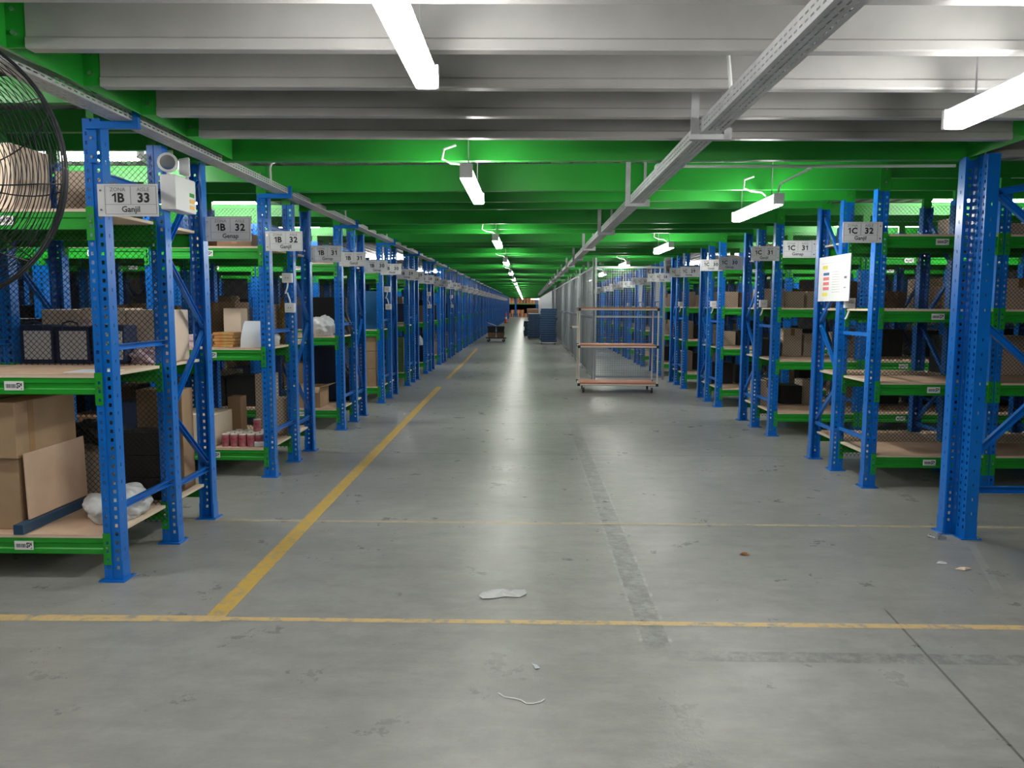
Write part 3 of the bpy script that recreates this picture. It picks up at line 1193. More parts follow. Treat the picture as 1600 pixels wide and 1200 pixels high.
# ================================================================== GOODS
def carton(x0, x1, y0, y1, z0, z1, label, m='carton', tape=True, open_=False, group=None, rz=0.0, cat='box', name='cardboard_box', sag=0.004):
    cx, cy = (x0 + x1) / 2, (y0 + y1) / 2
    w_, d_, h_ = (x1 - x0) / 2, (y1 - y0) / 2, z1 - z0
    t = thing(name, label, cat, (cx, cy, z0), rz, group)
    mb = MB()
    if not open_:
        mb.box(-w_, w_, -d_, d_, 0, h_, m, bev=min(0.006, h_ / 5))
    else:
        q = 0.004
        mb.box(-w_, w_, -d_, d_, 0, q, m)
        mb.box(-w_, -w_ + q, -d_, d_, q, h_, m)
        mb.box(w_ - q, w_, -d_, d_, q, h_, m)
        mb.box(-w_ + q, w_ - q, -d_, -d_ + q, q, h_, m)
        mb.box(-w_ + q, w_ - q, d_ - q, d_, q, h_, m)
    ob('body', mb, t)
    if tape and not open_:
        mb = MB()
        e = 0.0012
        mb.box(-0.025, 0.025, -d_ - e, d_ + e, h_ - 0.001, h_ + e, 'tape')
        mb.box(-0.025, 0.025, -d_ - e, -d_ + 0.001, h_ - 0.09 if h_ > .12 else h_ * .5, h_ + e, 'tape')
        mb.box(w_ - 0.001, w_ + e, -d_ * 0.6, -d_ * 0.6 + 0.05, 0.0, h_, 'tape') if w_ > 0.2 else None
        ob('tape', mb, t)
    if open_:
        for sgn, ax in ((1, 'x'), (-1, 'x'), (-1, 'y')):
            mb = MB()
            if ax == 'x':
                a = (sgn * w_, -d_, h_)
                b = (sgn * w_, d_, h_)
                c = (sgn * (w_ + 0.11), d_, h_ + 0.02)
                d = (sgn * (w_ + 0.11), -d_, h_ + 0.02)
            else:
                a, b, c, d = (-w_, -d_, h_), (w_, -d_, h_), (w_, -d_ - 0.07, h_ - 0.07), (-w_, -d_ - 0.07, h_ - 0.07)
            mb.add([a, b, c, d], [(0, 1, 2, 3)], m)
            ob('flap', recalc(mb.mesh('flap'), 0.003), t)
    return t


def blob(name, x, y, z, rx, ry, rz, m, label, cat, seed=1, amp=0.18, flat=0.35, group=None, rot=0.0):
    """lumpy bag resting on its flattened base"""
    rd = random.Random(seed)
    ph = [(rd.uniform(0, 6), rd.uniform(1, 2.6), rd.uniform(1, 2.6), rd.uniform(1, 2.6)) for _ in range(5)]
    bm = bmesh.new()
    bmesh.ops.create_icosphere(bm, subdivisions=5, radius=1)
    for q in bm.verts:
        c = q.co.copy()
        k = 1
        for i, (p, a, b, d) in enumerate(ph):
            k += amp / (1 + i * 0.5) * math.sin(p + a * c.x * (1 + i * .7) + b * c.y * (1 + i * .7) + d * c.z * (1 + i * .7))
        k += 0.16 * (abs(mnoise.noise(c * 2.3 + Vector((seed, 0, 0)))) - 0.2) + 0.09 * (abs(mnoise.noise(c * 5.5 + Vector((0, seed, 0)))) - 0.2)
        c = c * k
        q.co = Vector((c.x * rx, c.y * ry, max(c.z, -flat * 1.6) * rz))
    zmin = min(q.co.z for q in bm.verts)
    for q in bm.verts:
        q.co.z -= zmin
    me = bpy.data.meshes.new(name)
    bm.to_mesh(me)
    bm.free()
    me.materials.append(MAT[m])
    me.polygons.foreach_set('use_smooth', [True] * len(me.polygons))
    o = ob(name, me, None, (x, y, z), rot)
    return tag(o, label, cat, group)


B0, B1, B2 = [z + 0.019 for z in LEFT_LV]
ya = LY[0]
# --- first left rack, front half (A-B)
carton(-3.38, -2.985, ya + 0.10, ya + 0.62, B0, B0 + 0.43, 'brown carton at the bottom left under the larger taped carton')
carton(-3.38, -2.955, ya + 0.07, ya + 0.63, B0 + 0.43, B0 + 0.76, 'big brown taped carton on top of another carton at the left edge', rz=R(-2))
mb = MB()
mb.add([(-2.93, ya + 0.09, B0 + 0.062), (-2.93, ya + 0.69, B0 + 0.062), (-2.94, ya + 0.69, B0 + 0.46), (-2.94, ya + 0.09, B0 + 0.455)], [(0, 1, 2, 3)], 'ply')
tag(ob('plywood_sheet', recalc(mb.mesh('plywood_sheet'), 0.009)), 'pale plywood sheet standing on a dark bar against cartons, bottom shelf', 'wood sheet')
mb = MB()
mb.box(-2.965, -2.905, ya - 0.01, ya + 0.67, B0, B0 + 0.058, 'bar_blue', bev=0.004)
tag(ob('steel_bar', mb), 'dark blue steel bar lying under the plywood sheet on the bottom shelf', 'bar')
blob('plastic_sack', -2.57, ya + 0.40, B0, 0.17, 0.2, 0.125, 'plastic_film', 'crumpled white plastic sack on the bottom shelf of the first left rack', 'sack', 5, 0.10)
mb = MB()
mb.box(-2.70, -2.45, ya + 0.12, ya + 0.33, B1, B1 + 0.003, 'paper')
tag(ob('paper_sheet', mb), 'loose white paper lying on the middle shelf of first left rack', 'paper')
carton(-3.40, -2.90, ya + 0.08, ya + 0.42, B2, B2 + 0.372, 'large pale carton on the top shelf behind the fan', 'carton_light', False)
# --- first left rack, back half (B-C)
k = 0
for x0, x1, m, h, wd in ((-3.385, -3.12, 'carton_light', 0.36, 'pale'), (-3.105, -2.80, 'carton_light', 0.37, 'wide pale'), (-2.79, -2.47, 'carton_light', 0.36, 'narrow pale')):
    carton(x0, x1, ya + 1.02, ya + 1.28, B1, B1 + h, f'{wd} carton behind the wire mesh on the middle shelf, {("leftmost","centre one","rightmost")[k]} of three', m, False)
    k += 1
for i, x in enumerate((-3.60, -3.27, -3.03, -2.79)):
    t = thing('tote_bag', f'{("dark","white","black trimmed","navy")[i]} bag behind the mesh on the middle shelf, {nth(i)} from the left', 'bag', (x, ya + 0.86, B1), 0, 'bags on the middle shelf')
    mb = MB()
    mb.box(-0.115, 0.115, -0.09, 0.09, 0, 0.25 + 0.01 * (i % 2), 'navy', bev=0.02)
    ob('body', mb, t)
    mb = MB()
    mb.box(-0.03 - 0.05 * (i != 3), 0.10, -0.097, -0.089, 0.03, 0.22, 'plate', bev=0.003)
    ob('panel', mb, t)
    mb = MB()
    mb.tube([(-0.06, -0.095, 0.22), (-0.05, -0.1, 0.27), (0, -0.1, 0.285), (0.05, -0.1, 0.27), (0.06, -0.095, 0.22)], 0.006, 'navy', 6)
    ob('handle', mb, t)
blob('clothing_bundle', -2.60, ya + 0.88, B1, 0.11, 0.08, 0.06, 'cloth_pink', 'pink and white bundle on the middle shelf beside the second upright', 'cloth', 8)
blob('clothing_bundle', -3.05, ya + 0.985, B1 + 0.0, 0.09, 0.03, 0.19, 'cloth_pink', 'pale pink bundle standing behind the dark bags', 'cloth', 9, 0.06)
for i in range(3):
    carton(-2.78, -2.46, ya + 0.80, ya + 1.05, B0 + i * 0.155, B0 + (i + 1) * 0.155 - 0.003, f'black wrapped parcel, {("lowest","middle","top")[i]} of the stack behind the mesh at the bottom',
           'black_bag', False, name='parcel', cat='parcel')
carton(-3.35, -2.82, ya + 0.95, ya + 1.25, B0, B0 + 0.36, 'pale carton behind mesh on the bottom shelf behind the plywood', 'carton_light', False)
carton(-2.80, -2.47, ya + 1.12, ya + 1.30, B0, B0 + 0.72, 'tall tan carton behind the black parcels on the bottom shelf', 'carton', False)
blob('black_bag', -3.0, ya + 0.98, B0 + 0.363, 0.2, 0.14, 0.1, 'black_bag', 'black plastic bag on top of the pale carton, bottom shelf', 'bag', 3)
carton(-3.17, -2.86, ya + 0.92, ya + 1.2, B2, B2 + 0.36, 'pale carton behind the mesh on the top shelf, first left rack', 'carton_light', False)

# --- second left rack
ya = LY[1]
t = thing('paper_pack', 'white wrapped pack of papers leaning on the middle shelf of the second left rack', 'paper pack', (-2.56, ya + 0.20, B1), R(4))
mb = MB()
mb.smooth = True
vs = []
fs = []
pr_ = [(0.0, -0.11), (0.07, -0.125), (0.15, -0.11), (0.22, -0.075), (0.245, -0.04), (0.235, 0.02), (0.15, 0.07), (0.0, 0.09)]
for sx in (-0.115, 0.115):
    for (z, y) in pr_:
        vs.append((sx + z * 0.12, y, z + 0.0005))
n = len(pr_)
for i in range(n - 1):
    fs.append((i, i + 1, n + i + 1, n + i))
fs += [(0, n, 2 * n - 1, n - 1), tuple(range(n))[::-1], tuple(range(n, 2 * n))]
mb.add(vs, fs, 'paper')
ob('wrapper', mb, t)
for i in range(5):
    carton(-2.93 + 0.012 * (i % 2), -2.74 + 0.01 * (i % 3), ya + 0.10, ya + 0.32, B1 + i * 0.028, B1 + i * 0.028 + 0.026,
           f'orange flat packet on the second left rack middle shelf, {nth(i)} from the bottom', 'orange', False, name='packet', cat='packet', group='flat packets')
for i in range(2):
    carton(-3.20, -3.0, ya + 0.06, ya + 0.28, B1 + i * 0.06, B1 + i * 0.06 + 0.056, f'pinkish clear-wrapped packet, {("lower","upper")[i]} of two seen between the first rack braces', 'cloth_pink', False, name='packet', cat='packet')
carton(-2.95, -2.78, ya + 0.42, ya + 0.60, B1, B1 + 0.36, 'narrow beige carton on the middle shelf behind the orange packets', 'carton_light', False)
carton(-2.72, -2.58, ya + 0.86, ya + 1.1, B1, B1 + 0.40, 'narrow beige carton behind the mesh above the paper pack', 'carton_light', False)
carton(-3.37, -2.98, ya + 0.80, ya + 1.2, B1, B1 + 0.42, 'dark brown carton behind the mesh on the middle shelf of the second left rack', 'carton_dark', True)
blob('yellow_bag', -2.50, ya + 0.95, B1 + 0.0, 0.07, 0.12, 0.32, 'yellow_pack', 'yellow patterned bag beside the socket post on the second left rack', 'bag', 21, 0.05)
blob('clear_bag', -2.49, ya + 0.45, B1, 0.06, 0.1, 0.10, 'plastic_film', 'grey clear bag beside the paper pack', 'bag', 22)
CAN = MB()
CAN.smooth = True
CAN.lathe([(0.034, 0), (0.036, 0.004), (0.036, 0.105), (0.033, 0.11)], 'red_can', (0, 0, 0), 16)
ME_CAN = CAN.mesh('can')
LID = MB()
LID.lathe([(0.034, 0.11), (0.034, 0.118)], 'cream', (0, 0, 0), 16)
ME_LID = LID.mesh('lid')
k = 0
for r in range(4):
    for c in range(5):
        t = thing('red_jar', f'small dark red jar with pale lid, {nth(r)} row, {nth(c)} from the left', 'jar',
                  (-2.84 + 0.08 * c + 0.012 * r, ya + 0.10 + 0.085 * r, B0), 0, 'red jars on the bottom shelf')
        ob('can', ME_CAN, t)
        ob('lid', ME_LID, t)
t = thing('red_jar', 'dark red jar stacked on top of the other red jars', 'jar', (-2.60, ya + 0.27, B0 + 0.118), 0)
ob('can', ME_CAN, t)
ob('lid', ME_LID, t)
carton(-3.37, -2.93, ya + 0.08, ya + 0.55, B0, B0 + 0.30, 'pale plywood-faced crate on the bottom shelf between the first rack posts', 'ply_edge', False)
carton(-2.80, -2.62, ya + 0.80, ya + 1.0, B0 + 0.02, B0 + 0.62, 'tall beige carton behind the mesh above the red jars', 'carton_light', False)
carton(-2.66, -2.46, ya + 0.78, ya + 0.98, B0, B0 + 0.37, 'beige carton with a slanted top behind the red jars', 'carton_light', False)
carton(-2.97, -2.84, ya + 0.50, ya + 0.66, B0, B0 + 0.42, 'dark brown carton beside the red jars', 'carton_dark', False)
mb = MB()
mb.box(-2.56, -2.46, ya + 0.06, ya + 0.34, B0, B0 + 0.05, 'plastic_film', bev=0.01)
tag(ob('metal_tray', mb), 'low grey tray beside the red jars on the bottom shelf', 'tray')
for i, (x, w_, m) in enumerate(((-3.17, 0.19, 'carton'), (-2.7, 0.16, 'carton_dark'))):
    carton(x - w_, x + w_, ya + 0.1, ya + 0.5, B2, B2 + 0.12, f'{("tan","dark brown")[i]} carton on the top shelf of the second left rack', m)
mb = MB()
# --- third left rack
ya = LY[2]
blob('plastic_bag', -2.68, ya + 0.28, B1, 0.17, 0.17, 0.17, 'plastic_film', 'big clear plastic bag bulging on the middle shelf of the third left rack', 'bag', 11, 0.08)
blob('black_bag', -2.47, ya + 0.62, B1, 0.1, 0.12, 0.2, 'black_bag', 'black bag behind the clear plastic bag, third left rack', 'bag', 12)
carton(-2.98, -2.68, ya + 0.10, ya + 0.52, B0, B0 + 0.27, 'open tan carton with raised flaps on the bottom shelf of the third left rack', 'carton', False, True)
blob('black_bag', -2.55, ya + 0.95, B0, 0.14, 0.15, 0.32, 'black_bag', 'large black bag behind the mesh, bottom shelf of the third left rack', 'bag', 13)
carton(-3.0, -2.55, ya + 0.8, ya + 1.2, B0 + 0.0, B0 + 0.75, 'navy wrapped block behind the open carton', 'navy', False, name='wrapped_block', cat='parcel')
carton(-3.0, -2.5, ya + 0.8, ya + 1.2, B1, B1 + 0.5, 'dark grey carton behind the mesh above the clear bag', 'black', False)
blob('clothing_bundle', -2.7, ya + 0.35, B2, 0.2, 0.2, 0.13, 'cloth_pink', 'heap of pale bundles on the top shelf of the third left rack', 'cloth', 14)
# --- fourth left rack
ya = LY[3]
mb = MB()
mb.box(-2.95, -2.47, ya + 0.12, ya + 0.20, B1, B1 + 0.62, 'teal_panel', bev=0.004)
tag(ob('display_panel', mb), 'dark blue glossy panel standing on the middle shelf of the fourth left rack', 'panel')
blob('plastic_bag', -2.70, ya + 0.06, B1 + 0.25, 0.05, 0.04, 0.08, 'paper', 'small white bag hanging in front of the blue panel', 'bag', 15)
for i in range(3):
    carton(-2.86, -2.47, ya + 0.04, ya + 0.46, B0 + 0.29 * i, B0 + 0.29 * i + 0.285, f'brown carton, {("lowest","middle","topmost")[i]} of three stacked on the fourth left rack',
           'carton', True)
# --- fifth: olive crates
ya = LY[4]
for i in range(4):
    carton(-2.80, -2.47, ya + 0.05, ya + 0.4, B0 + 0.17 * i, B0 + 0.17 * i + 0.165, f'olive slatted crate, {nth(i)} from the bottom on the fifth left rack', 'olive', False, name='plastic_crate', cat='crate')
blob('white_bag', -2.6, LY[5] + 0.3, B0, 0.15, 0.18, 0.4, 'plastic_film', 'tall white bag on the bottom shelf of the sixth left rack', 'bag', 16, 0.05)

# --- generic stock, left and right
rd = random.Random(11)


def stock(side, idx, bay, half, level, n, mats, hmax, z, name='cardboard_box'):
    s = -1 if side == 'left' else 1
    X0 = s * (LX if s < 0 else RX)
    Y = (LY if s < 0 else RY)[idx]
    a0 = X0 + s * (bay * BAY + 0.07)
    y0, y1 = (Y + 0.10, Y + 0.62) if half == 'front' else (Y + 0.82, Y + 1.30)
    wd = (BAY - 0.14) / n
    words_ = {'carton': 'tan', 'carton_dark': 'dark brown', 'carton_light': 'beige', 'black': 'black', 'navy': 'navy', 'black_bag': 'black wrapped'}
    for i in range(n):
        m = rd.choice(mats)
        w_ = wd * rd.uniform(0.8, 0.97)
        p = a0 + s * (i * wd)
        x0, x1 = sorted((p, p + s * w_))
        d = rd.uniform(0.0, 0.1)
        h = hmax * rd.uniform(0.55, 1)
        carton(x0, x1, y0 + d, y1 - rd.uniform(0, 0.1), z, z + h,
               f'{words_[m]} carton on the {level} shelf, {nth(idx)} {side} rack, {half} half, {nth(bay)} bay, {nth(i)} box', m, m.startswith('carton') and rd.random() < 0.5,
               group='stocked cartons')


LVN = ('bottom', 'middle', 'top')
for idx in range(1, 7):
    for bay in range(0, 3 if idx < 4 else 1):
        for L_ in range(3):
            z = (B0, B1, B2)[L_]
            hm = 0.6 if L_ < 2 else 0.2
            if bay == 0 and idx in (1, 2, 3, 4) and L_ < 2:
                continue
            if bay == 0 and idx < 3:
                continue
            stock('left', idx, bay, 'back', LVN[L_], 3, ['carton_dark', 'black', 'navy', 'carton_light', 'black_bag'], hm, z)
            if rd.random() < 0.6 and not (bay == 0 and idx < 5):
                stock('left', idx, bay, 'front', LVN[L_], 2, ['carton_dark', 'black', 'carton', 'navy'], hm * 0.8, z)
for bay in (1, 2, 3):
    for L_ in range(3):
        stock('left', 0, bay, 'back', LVN[L_], 3, ['carton_dark', 'black', 'carton_light', 'black_bag'], 0.5 if L_ < 2 else 0.2, (B0, B1, B2)[L_])
RVN = ('bottom', 'second', 'third', 'top')
for idx in range(0, 5):
    for bay in range(0, 4 if idx < 2 else 2):
        for L_ in range(4):
            z = RIGHT_LV[L_] + 0.019
            hm = 0.46 if L_ < 3 else 0.30
            if idx == 0 and (bay == 0 or (bay < 3 and L_ == 0)):
                continue
            stock('right', idx, bay, 'back', RVN[L_], 2 + (idx % 2), ['carton_dark', 'carton_light', 'carton_light', 'carton_light'] if L_ > 1 else ['carton_light', 'carton_light', 'black', 'black'], hm * 0.85, z)
for idx in range(7, 12):
    for sd in ('left',):
        stock(sd, idx, 0, 'front', 'bottom', 2, ['carton', 'carton_dark'], 0.5, B0)
        stock(sd, idx, 0, 'front', 'middle', 2, ['black', 'carton_dark'], 0.5, B1)

# ------------------------------------------------------------------ three-tier trolley
t = thing('shelf_trolley', 'tall three-tier trolley with salmon shelves and cream pipe frame in the aisle', 'trolley', (1.66, 14.45, 0), R(-1.5))
W2, D2 = 0.715, 0.37
for z, nm in ((0.16, 'bottom'), (0.86, 'middle'), (1.54, 'top')):
    mb = MB()
    mb.box(-W2 + 0.02, W2 - 0.02, -D2 + 0.02, D2 - 0.02, z, z + 0.02, 'salmon')
    sh = ob('shelf', mb, t)
    mb = MB()
    for sy in (-1, 1):
        mb.tube([(-W2, sy * D2, z - 0.012), (W2, sy * D2, z - 0.012)], 0.014, 'cream', 10)
    for sx in (-1, 1):
        mb.tube([(sx * W2, -D2, z - 0.012), (sx * W2, D2, z - 0.012)], 0.014, 'cream', 10)
    ob('shelf_frame', mb, t)
    mb = MB()
    mb.box(-W2 + 0.02, W2 - 0.02, -D2 + 0.012, -D2 + 0.02, z + 0.002, z + 0.03, 'salmon')
    ob('edge_strip', mb, sh)
    for sx in (-1, 1):
        for sy in (-1, 1):
            mb = MB()
            mb.box(sx * W2 - 0.024, sx * W2 + 0.024, sy * D2 - 0.024, sy * D2 + 0.024, z - 0.035, z + 0.018, 'black', bev=0.006)
            ob('pipe_joint', mb, t)
for sx in (-1, 1):
    for sy in (-1, 1):
        mb = MB()
        mb.tube([(sx * W2, sy * D2, 0.12), (sx * W2, sy * D2, 1.55)], 0.014, 'cream', 10)
        ob('pipe_post', mb, t)
        mb = MB()
        mb.lathe([(0.05, -0.014), (0.05, 0.014)], 'black', (sx * (W2 - 0.09), sy * (D2 - 0.04), 0.05), 16, axis='x')
        wh = ob('wheel', mb, t)
        mb = MB()
        for k_ in (-0.02, 0.018):
            mb.box(sx * (W2 - 0.09) + k_, sx * (W2 - 0.09) + k_ + 0.003, sy * (D2 - 0.04) - 0.02, sy * (D2 - 0.04) + 0.02, 0.045, 0.13, 'steel')
        mb.box(sx * (W2 - 0.09) - 0.03, sx * (W2 - 0.09) + 0.03, sy * (D2 - 0.04) - 0.03, sy * (D2 - 0.04) + 0.03, 0.128, 0.134, 'steel')
        ob('fork', mb, wh)
mb = MB()
mb.tube([(-W2, D2 - 0.1, 1.20), (-W2 - 0.14, D2 - 0.1, 1.20)], 0.013, 'cream', 10)
mb.tube([(-W2, -D2 + 0.02, 1.20), (-W2 - 0.14, -D2 + 0.02, 1.20)], 0.013, 'cream', 10)
mb.tube([(-W2 - 0.14, -D2 + 0.02, 1.20), (-W2 - 0.14, D2 - 0.1, 1.20)], 0.02, 'black', 10)
ob('handle', mb, t)

# ------------------------------------------------------------------ wire fence
FX = 1.40
FH = 2.62


def fence_parts(w_, clad=False):
    fr = MB()
    for x in (-w_ / 2 + 0.02, w_ / 2 - 0.02):
        fr.box(x - 0.02, x + 0.02, -0.02, 0.02, 0, FH, 'fence')
    for z in (0.06, 1.36, 2.42):
        fr.box(-w_ / 2 + 0.04, w_ / 2 - 0.04, -0.015, 0.015, z - 0.02, z + 0.02, 'fence')
    g = MB()
    if clad:
        g.box(-w_ / 2 + 0.04, w_ / 2 - 0.04, -0.02, -0.016, 0.05, 2.5, 'board_white')
        g.box(-w_ / 2 + 0.04, w_ / 2 - 0.04, 0.016, 0.02, 0.05, 2.5, 'board_white')
    else:
        n = int(w_ / 0.05)
        for i in range(1, n):
            x = -w_ / 2 + i * w_ / n
            g.box(x - 0.0017, x + 0.0017, -0.0017, 0.0017, 0.06, 2.42, 'fence')
        z = 0.1
        while z < 2.40:
            g.box(-w_ / 2 + 0.04, w_ / 2 - 0.04, -0.0035, -0.0005, z - 0.0017, z + 0.0017, 'fence')
            z += 0.05
    return fr.mesh('frame'), g.mesh('wire_grid')


fA = fence_parts(1.5)
fB = fence_parts(1.5, True)
y = 16.75 + 0.75
k = 0
while y < 104:
    clad = y > 45
    t = thing('fence_panel', (f'grey wire fence panel along the aisle, {nth(k)} from the trolley' if not clad else f'white clad fence panel along the aisle, {nth(k)} from the trolley'),
              'fence panel', (FX, y, 0), PI / 2, 'fence panels along the aisle')
    ob('frame', (fB if clad else fA)[0], t)
    ob('board' if clad else 'wire_grid', (fB if clad else fA)[1], t)
    k += 1
    y += 1.5
t = thing('fence_panel', 'grey wire fence panel facing the camera behind the trolley', 'fence panel', (2.19, 16.72, 0))
a, b = fence_parts(1.52)
ob('frame', a, t)
ob('wire_grid', b, t)

# ------------------------------------------------------------------ stacks of folded blue crates
def crate_mesh(w_, d_, h_):
    mb = MB()
    mb.box(-w_, w_, -d_, d_, 0.012, h_ - 0.012, 'navy_crate', bev=0.01)
    mb.box(-w_ - 0.012, w_ + 0.012, -d_ - 0.012, d_ + 0.012, h_ - 0.022, h_ - 0.004, 'crate_rim', bev=0.005)
    mb.box(-w_ - 0.006, w_ + 0.006, -d_ - 0.006, d_ + 0.006, 0, 0.02, 'navy_crate', bev=0.004)
    return mb.mesh('crate')


CM = crate_mesh(0.325, 0.23, 0.095)
for si, (x, y, n, nm) in enumerate(((0.83, 31.9, 15, 'tall front'), (0.33, 36.6, 12, 'shorter middle'), (0.12, 38.4, 8, 'low rear'))):
    mb = MB()
    mb.box(-0.36, 0.36, -0.26, 0.26, 0.06, 0.085, 'cream' if si != 1 else 'black', bev=0.005)
    for sx in (-0.28, 0.28):
        for sy in (-0.18, 0.18):
            mb.lathe([(0.03, -0.012), (0.03, 0.012)], 'black', (sx, sy, 0.03), 12, axis='x')
    tag(ob('wheeled_dolly', mb, None, (x, y, 0)), f'flat wheeled dolly under the {nm} stack of blue crates', 'dolly')
    for i in range(n):
        o = ob('folded_crate', CM, None, (x + rd.uniform(-0.03, 0.03), y + rd.uniform(-0.01, 0.01), 0.086 + i * 0.0925), rd.uniform(-0.03, 0.03))
        tag(o, f'folded navy blue crate, {nth(i)} from the bottom of the {nm} stack', 'crate', 'folded blue crates')
mb = MB()
mb.box(-0.33, 0.33, -0.22, 0.22, 0, 0.03, 'white', bev=0.004)
tag(ob('foam_sheet', mb, None, (0.33, 36.6, 0.088 + 12 * 0.0925)), 'white sheet lying on the shorter middle crate stack', 'sheet')

# ------------------------------------------------------------------ platform cart
t = thing('platform_cart', 'low black platform cart parked by the left racks in the distance', 'cart', (-1.41, 33.9, 0))
mb = MB()
mb.box(-0.45, 0.45, -0.3, 0.3, 0.15, 0.19, 'black', bev=0.008)
ob('deck', mb, t)
for sx in (-0.33, 0.33):
    for sy in (-0.22, 0.22):
        mb = MB()
        mb.lathe([(0.065, -0.02), (0.065, 0.02)], 'black', (sx, sy, 0.065), 16, axis='y')
        wh = ob('wheel', mb, t)
        mb = MB()
        mb.box(sx - 0.02, sx + 0.02, sy - 0.03, sy - 0.024, 0.065, 0.15, 'steel')
        ob('fork', mb, wh)
for i, x in enumerate((-1.60, -1.22)):
    for j in range(2):
        t = thing('black_bin', f'dark ribbed bin on the platform cart, {("left","right")[i]} column, {("lower","upper")[j]} one', 'bin', (x, 33.9, 0.191 + j * 0.25), 0, 'dark bins on the cart')
        mb = MB()
        vs = [(-0.15, -0.2, 0), (0.15, -0.2, 0), (0.15, 0.2, 0), (-0.15, 0.2, 0), (-0.175, -0.23, 0.22), (0.175, -0.23, 0.22), (0.175, 0.23, 0.22), (-0.175, 0.23, 0.22)]
        mb.add(vs, [(0, 3, 2, 1), (4, 5, 6, 7), (0, 1, 5, 4), (1, 2, 6, 5), (2, 3, 7, 6), (3, 0, 4, 7)], 'carton_dark' if j == 0 else 'black')
        ob('body', mb, t)
        mb = MB()
        mb.box(-0.182, 0.182, -0.237, 0.237, 0.215, 0.245, 'black', bev=0.006)
        ob('rim', mb, t)
mb = MB()
mb.bar((-1.78, 33.7, 0.84), (-1.40, 33.75, 0.705), 0.2, 0.025, 'white')
tag(ob('white_board', mb), 'white board resting askew on the dark bins of the cart', 'board')

# ------------------------------------------------------------------ traffic cone / delineator
t = thing('traffic_cone', 'orange traffic cone beside the farthest left racks', 'cone', (-2.02, 70, 0))
mb = MB()
mb.box(-0.2, 0.2, -0.2, 0.2, 0, 0.04, 'black')
ob('base', mb, t)
mb = MB()
mb.lathe([(0.15, 0.04), (0.1, 0.35), (0.06, 0.75), (0.04, 0.95)], 'cone', (0, 0, 0), 16)
ob('body', mb, t)
mb = MB()
mb.lathe([(0.104, 0.36), (0.082, 0.55)], 'white', (0, 0, 0), 16)
ob('band', mb, t)

# ------------------------------------------------------------------ racks and cartons at the far end
YE = 106.0
for i, x0 in enumerate((-4.6, -1.7, 1.2)):
    t = thing('end_rack', f'tall rack of cartons closing the far end of the aisle, {("left","middle","right")[i]} one', 'rack', (x0, YE, 0))
    for x in (0, 2.8):
        for y in (0, 1.0):
            ob('upright', ME_UPF, t, (x, y, 0))
    mb = MB()
    mb.box(0.05, 2.75, 0, 0.05, 1.7, 1.82, 'green_beam')
    ob('beam', mb, t)
    mb = MB()
    mb.box(0.05, 2.75, 0, 1.0, 1.82, 1.85, 'ply')
    ob('shelf_board', mb, t)
    for lv_, zz, hh, nn in ((0, 0.0, 0.50, 5), (1, 0.505, 0.46, 5), (2, 1.852, 0.42, 6), (3, 2.28, 0.36, 6)):
        for j in range(nn):
            if lv_ == 1 and (i + j) % 3 == 0:
                continue
            if i == 2 and lv_ < 2:
                continue
            wd = 2.6 / nn
            x = x0 + 0.1 + j * wd
            h = hh * (1 if lv_ != 3 else 0.9)
            mb = MB()
            mb.box(x, x + wd - 0.03, YE + 0.06, YE + 0.6, zz, zz + h, 'carton_warm' if (j + lv_) % 4 else 'carton_dark', bev=0.01)
            mb.box(x + wd / 2 - 0.04, x + wd / 2 + 0.02, YE + 0.055, YE + 0.062, zz + 0.01, zz + h - 0.01, 'carton_light')
            tag(ob('cardboard_box', mb), f'orange-brown far-end carton, {nth(j)} in {nth(lv_)} tier of the {("left","middle","right")[i]} end rack', 'box', 'cartons at the far end')
mb = MB()
mb.box(-0.2, 1.3, YE - 2.6, YE - 1.4, 0, 1.15, 'carton_dark', bev=0.06)
tag(ob('wrapped_pallet', mb), 'dark brown wrapped pallet load in front of the far end racks', 'pallet load')

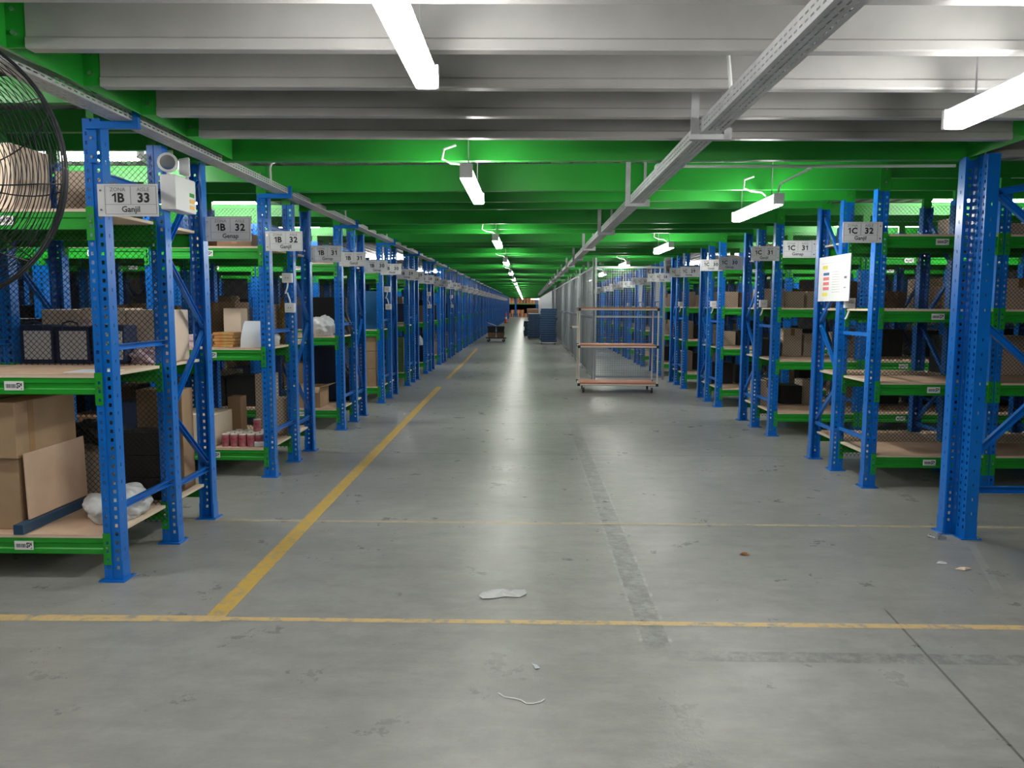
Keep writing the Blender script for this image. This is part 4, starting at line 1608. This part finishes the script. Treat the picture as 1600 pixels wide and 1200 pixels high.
# ------------------------------------------------------------------ litter on the floor
def scrap(name, pts, z, m, label, cat):
    mb = MB()
    n = len(pts)
    cx = sum(p[0] for p in pts) / n
    cy = sum(p[1] for p in pts) / n
    rr = random.Random(len(label))
    vs = [(cx, cy, z + 0.012)]
    for p in pts:
        vs.append((p[0], p[1], 0.002 + rr.uniform(0, 0.004)))
    for p in pts:
        vs.append(((p[0] + cx) / 2 + rr.uniform(-.01, .01), (p[1] + cy) / 2 + rr.uniform(-.01, .01), z + rr.uniform(0, 0.012)))
    fs = []
    for i in range(n):
        j = (i + 1) % n
        fs.append((1 + i, 1 + j, 1 + n + j, 1 + n + i))
        fs.append((1 + n + i, 1 + n + j, 0))
    mb.add(vs, fs, m)
    return tag(ob(name, recalc(mb.mesh(name), 0.001)), label, cat)


scrap('plastic_scrap', [(-0.265, 4.09), (-0.25, 4.14), (-0.20, 4.19), (-0.13, 4.20), (-0.08, 4.17), (-0.01, 4.19), (0.0, 4.13), (-0.04, 4.08), (-0.12, 4.09), (-0.18, 4.06), (-0.24, 4.05)], 0.008, 'plastic_film',
      'crumpled translucent plastic scrap on the floor in the middle of the aisle', 'plastic scrap')
mb = MB()
mb.tube([(-0.115, 3.03, .003), (-0.09, 3.0, .003), (-0.05, 2.99, .003), (-0.02, 2.975, .003), (0.0, 2.95, .003), (0.03, 2.95, .003), (0.06, 2.965, .003), (0.075, 2.985, .003)], 0.0028, 'white', 6)
tag(ob('string', mb), 'short white string lying on the floor near the camera', 'string')
scrap('dry_leaf', [(1.375, 4.86), (1.40, 4.88), (1.43, 4.87), (1.44, 4.85), (1.41, 4.84)], 0.004, 'leaf', 'small orange-brown leaf on the floor at the right', 'leaf')
scrap('paper_scrap', [(0.025, 3.30), (0.05, 3.28), (0.06, 3.25), (0.04, 3.245)], 0.002, 'paper', 'tiny white paper scrap on the floor below the ghost tape corner', 'paper scrap')
scrap('paper_scrap', [(2.62, 4.62), (2.68, 4.64), (2.72, 4.62), (2.67, 4.60)], 0.004, 'carton_light', 'small beige scrap on the floor in front of the right column', 'paper scrap')
scrap('paper_scrap', [(2.56, 4.72), (2.60, 4.74), (2.63, 4.72), (2.60, 4.70)], 0.003, 'paper', 'small white scrap on the floor beside the beige one', 'paper scrap')
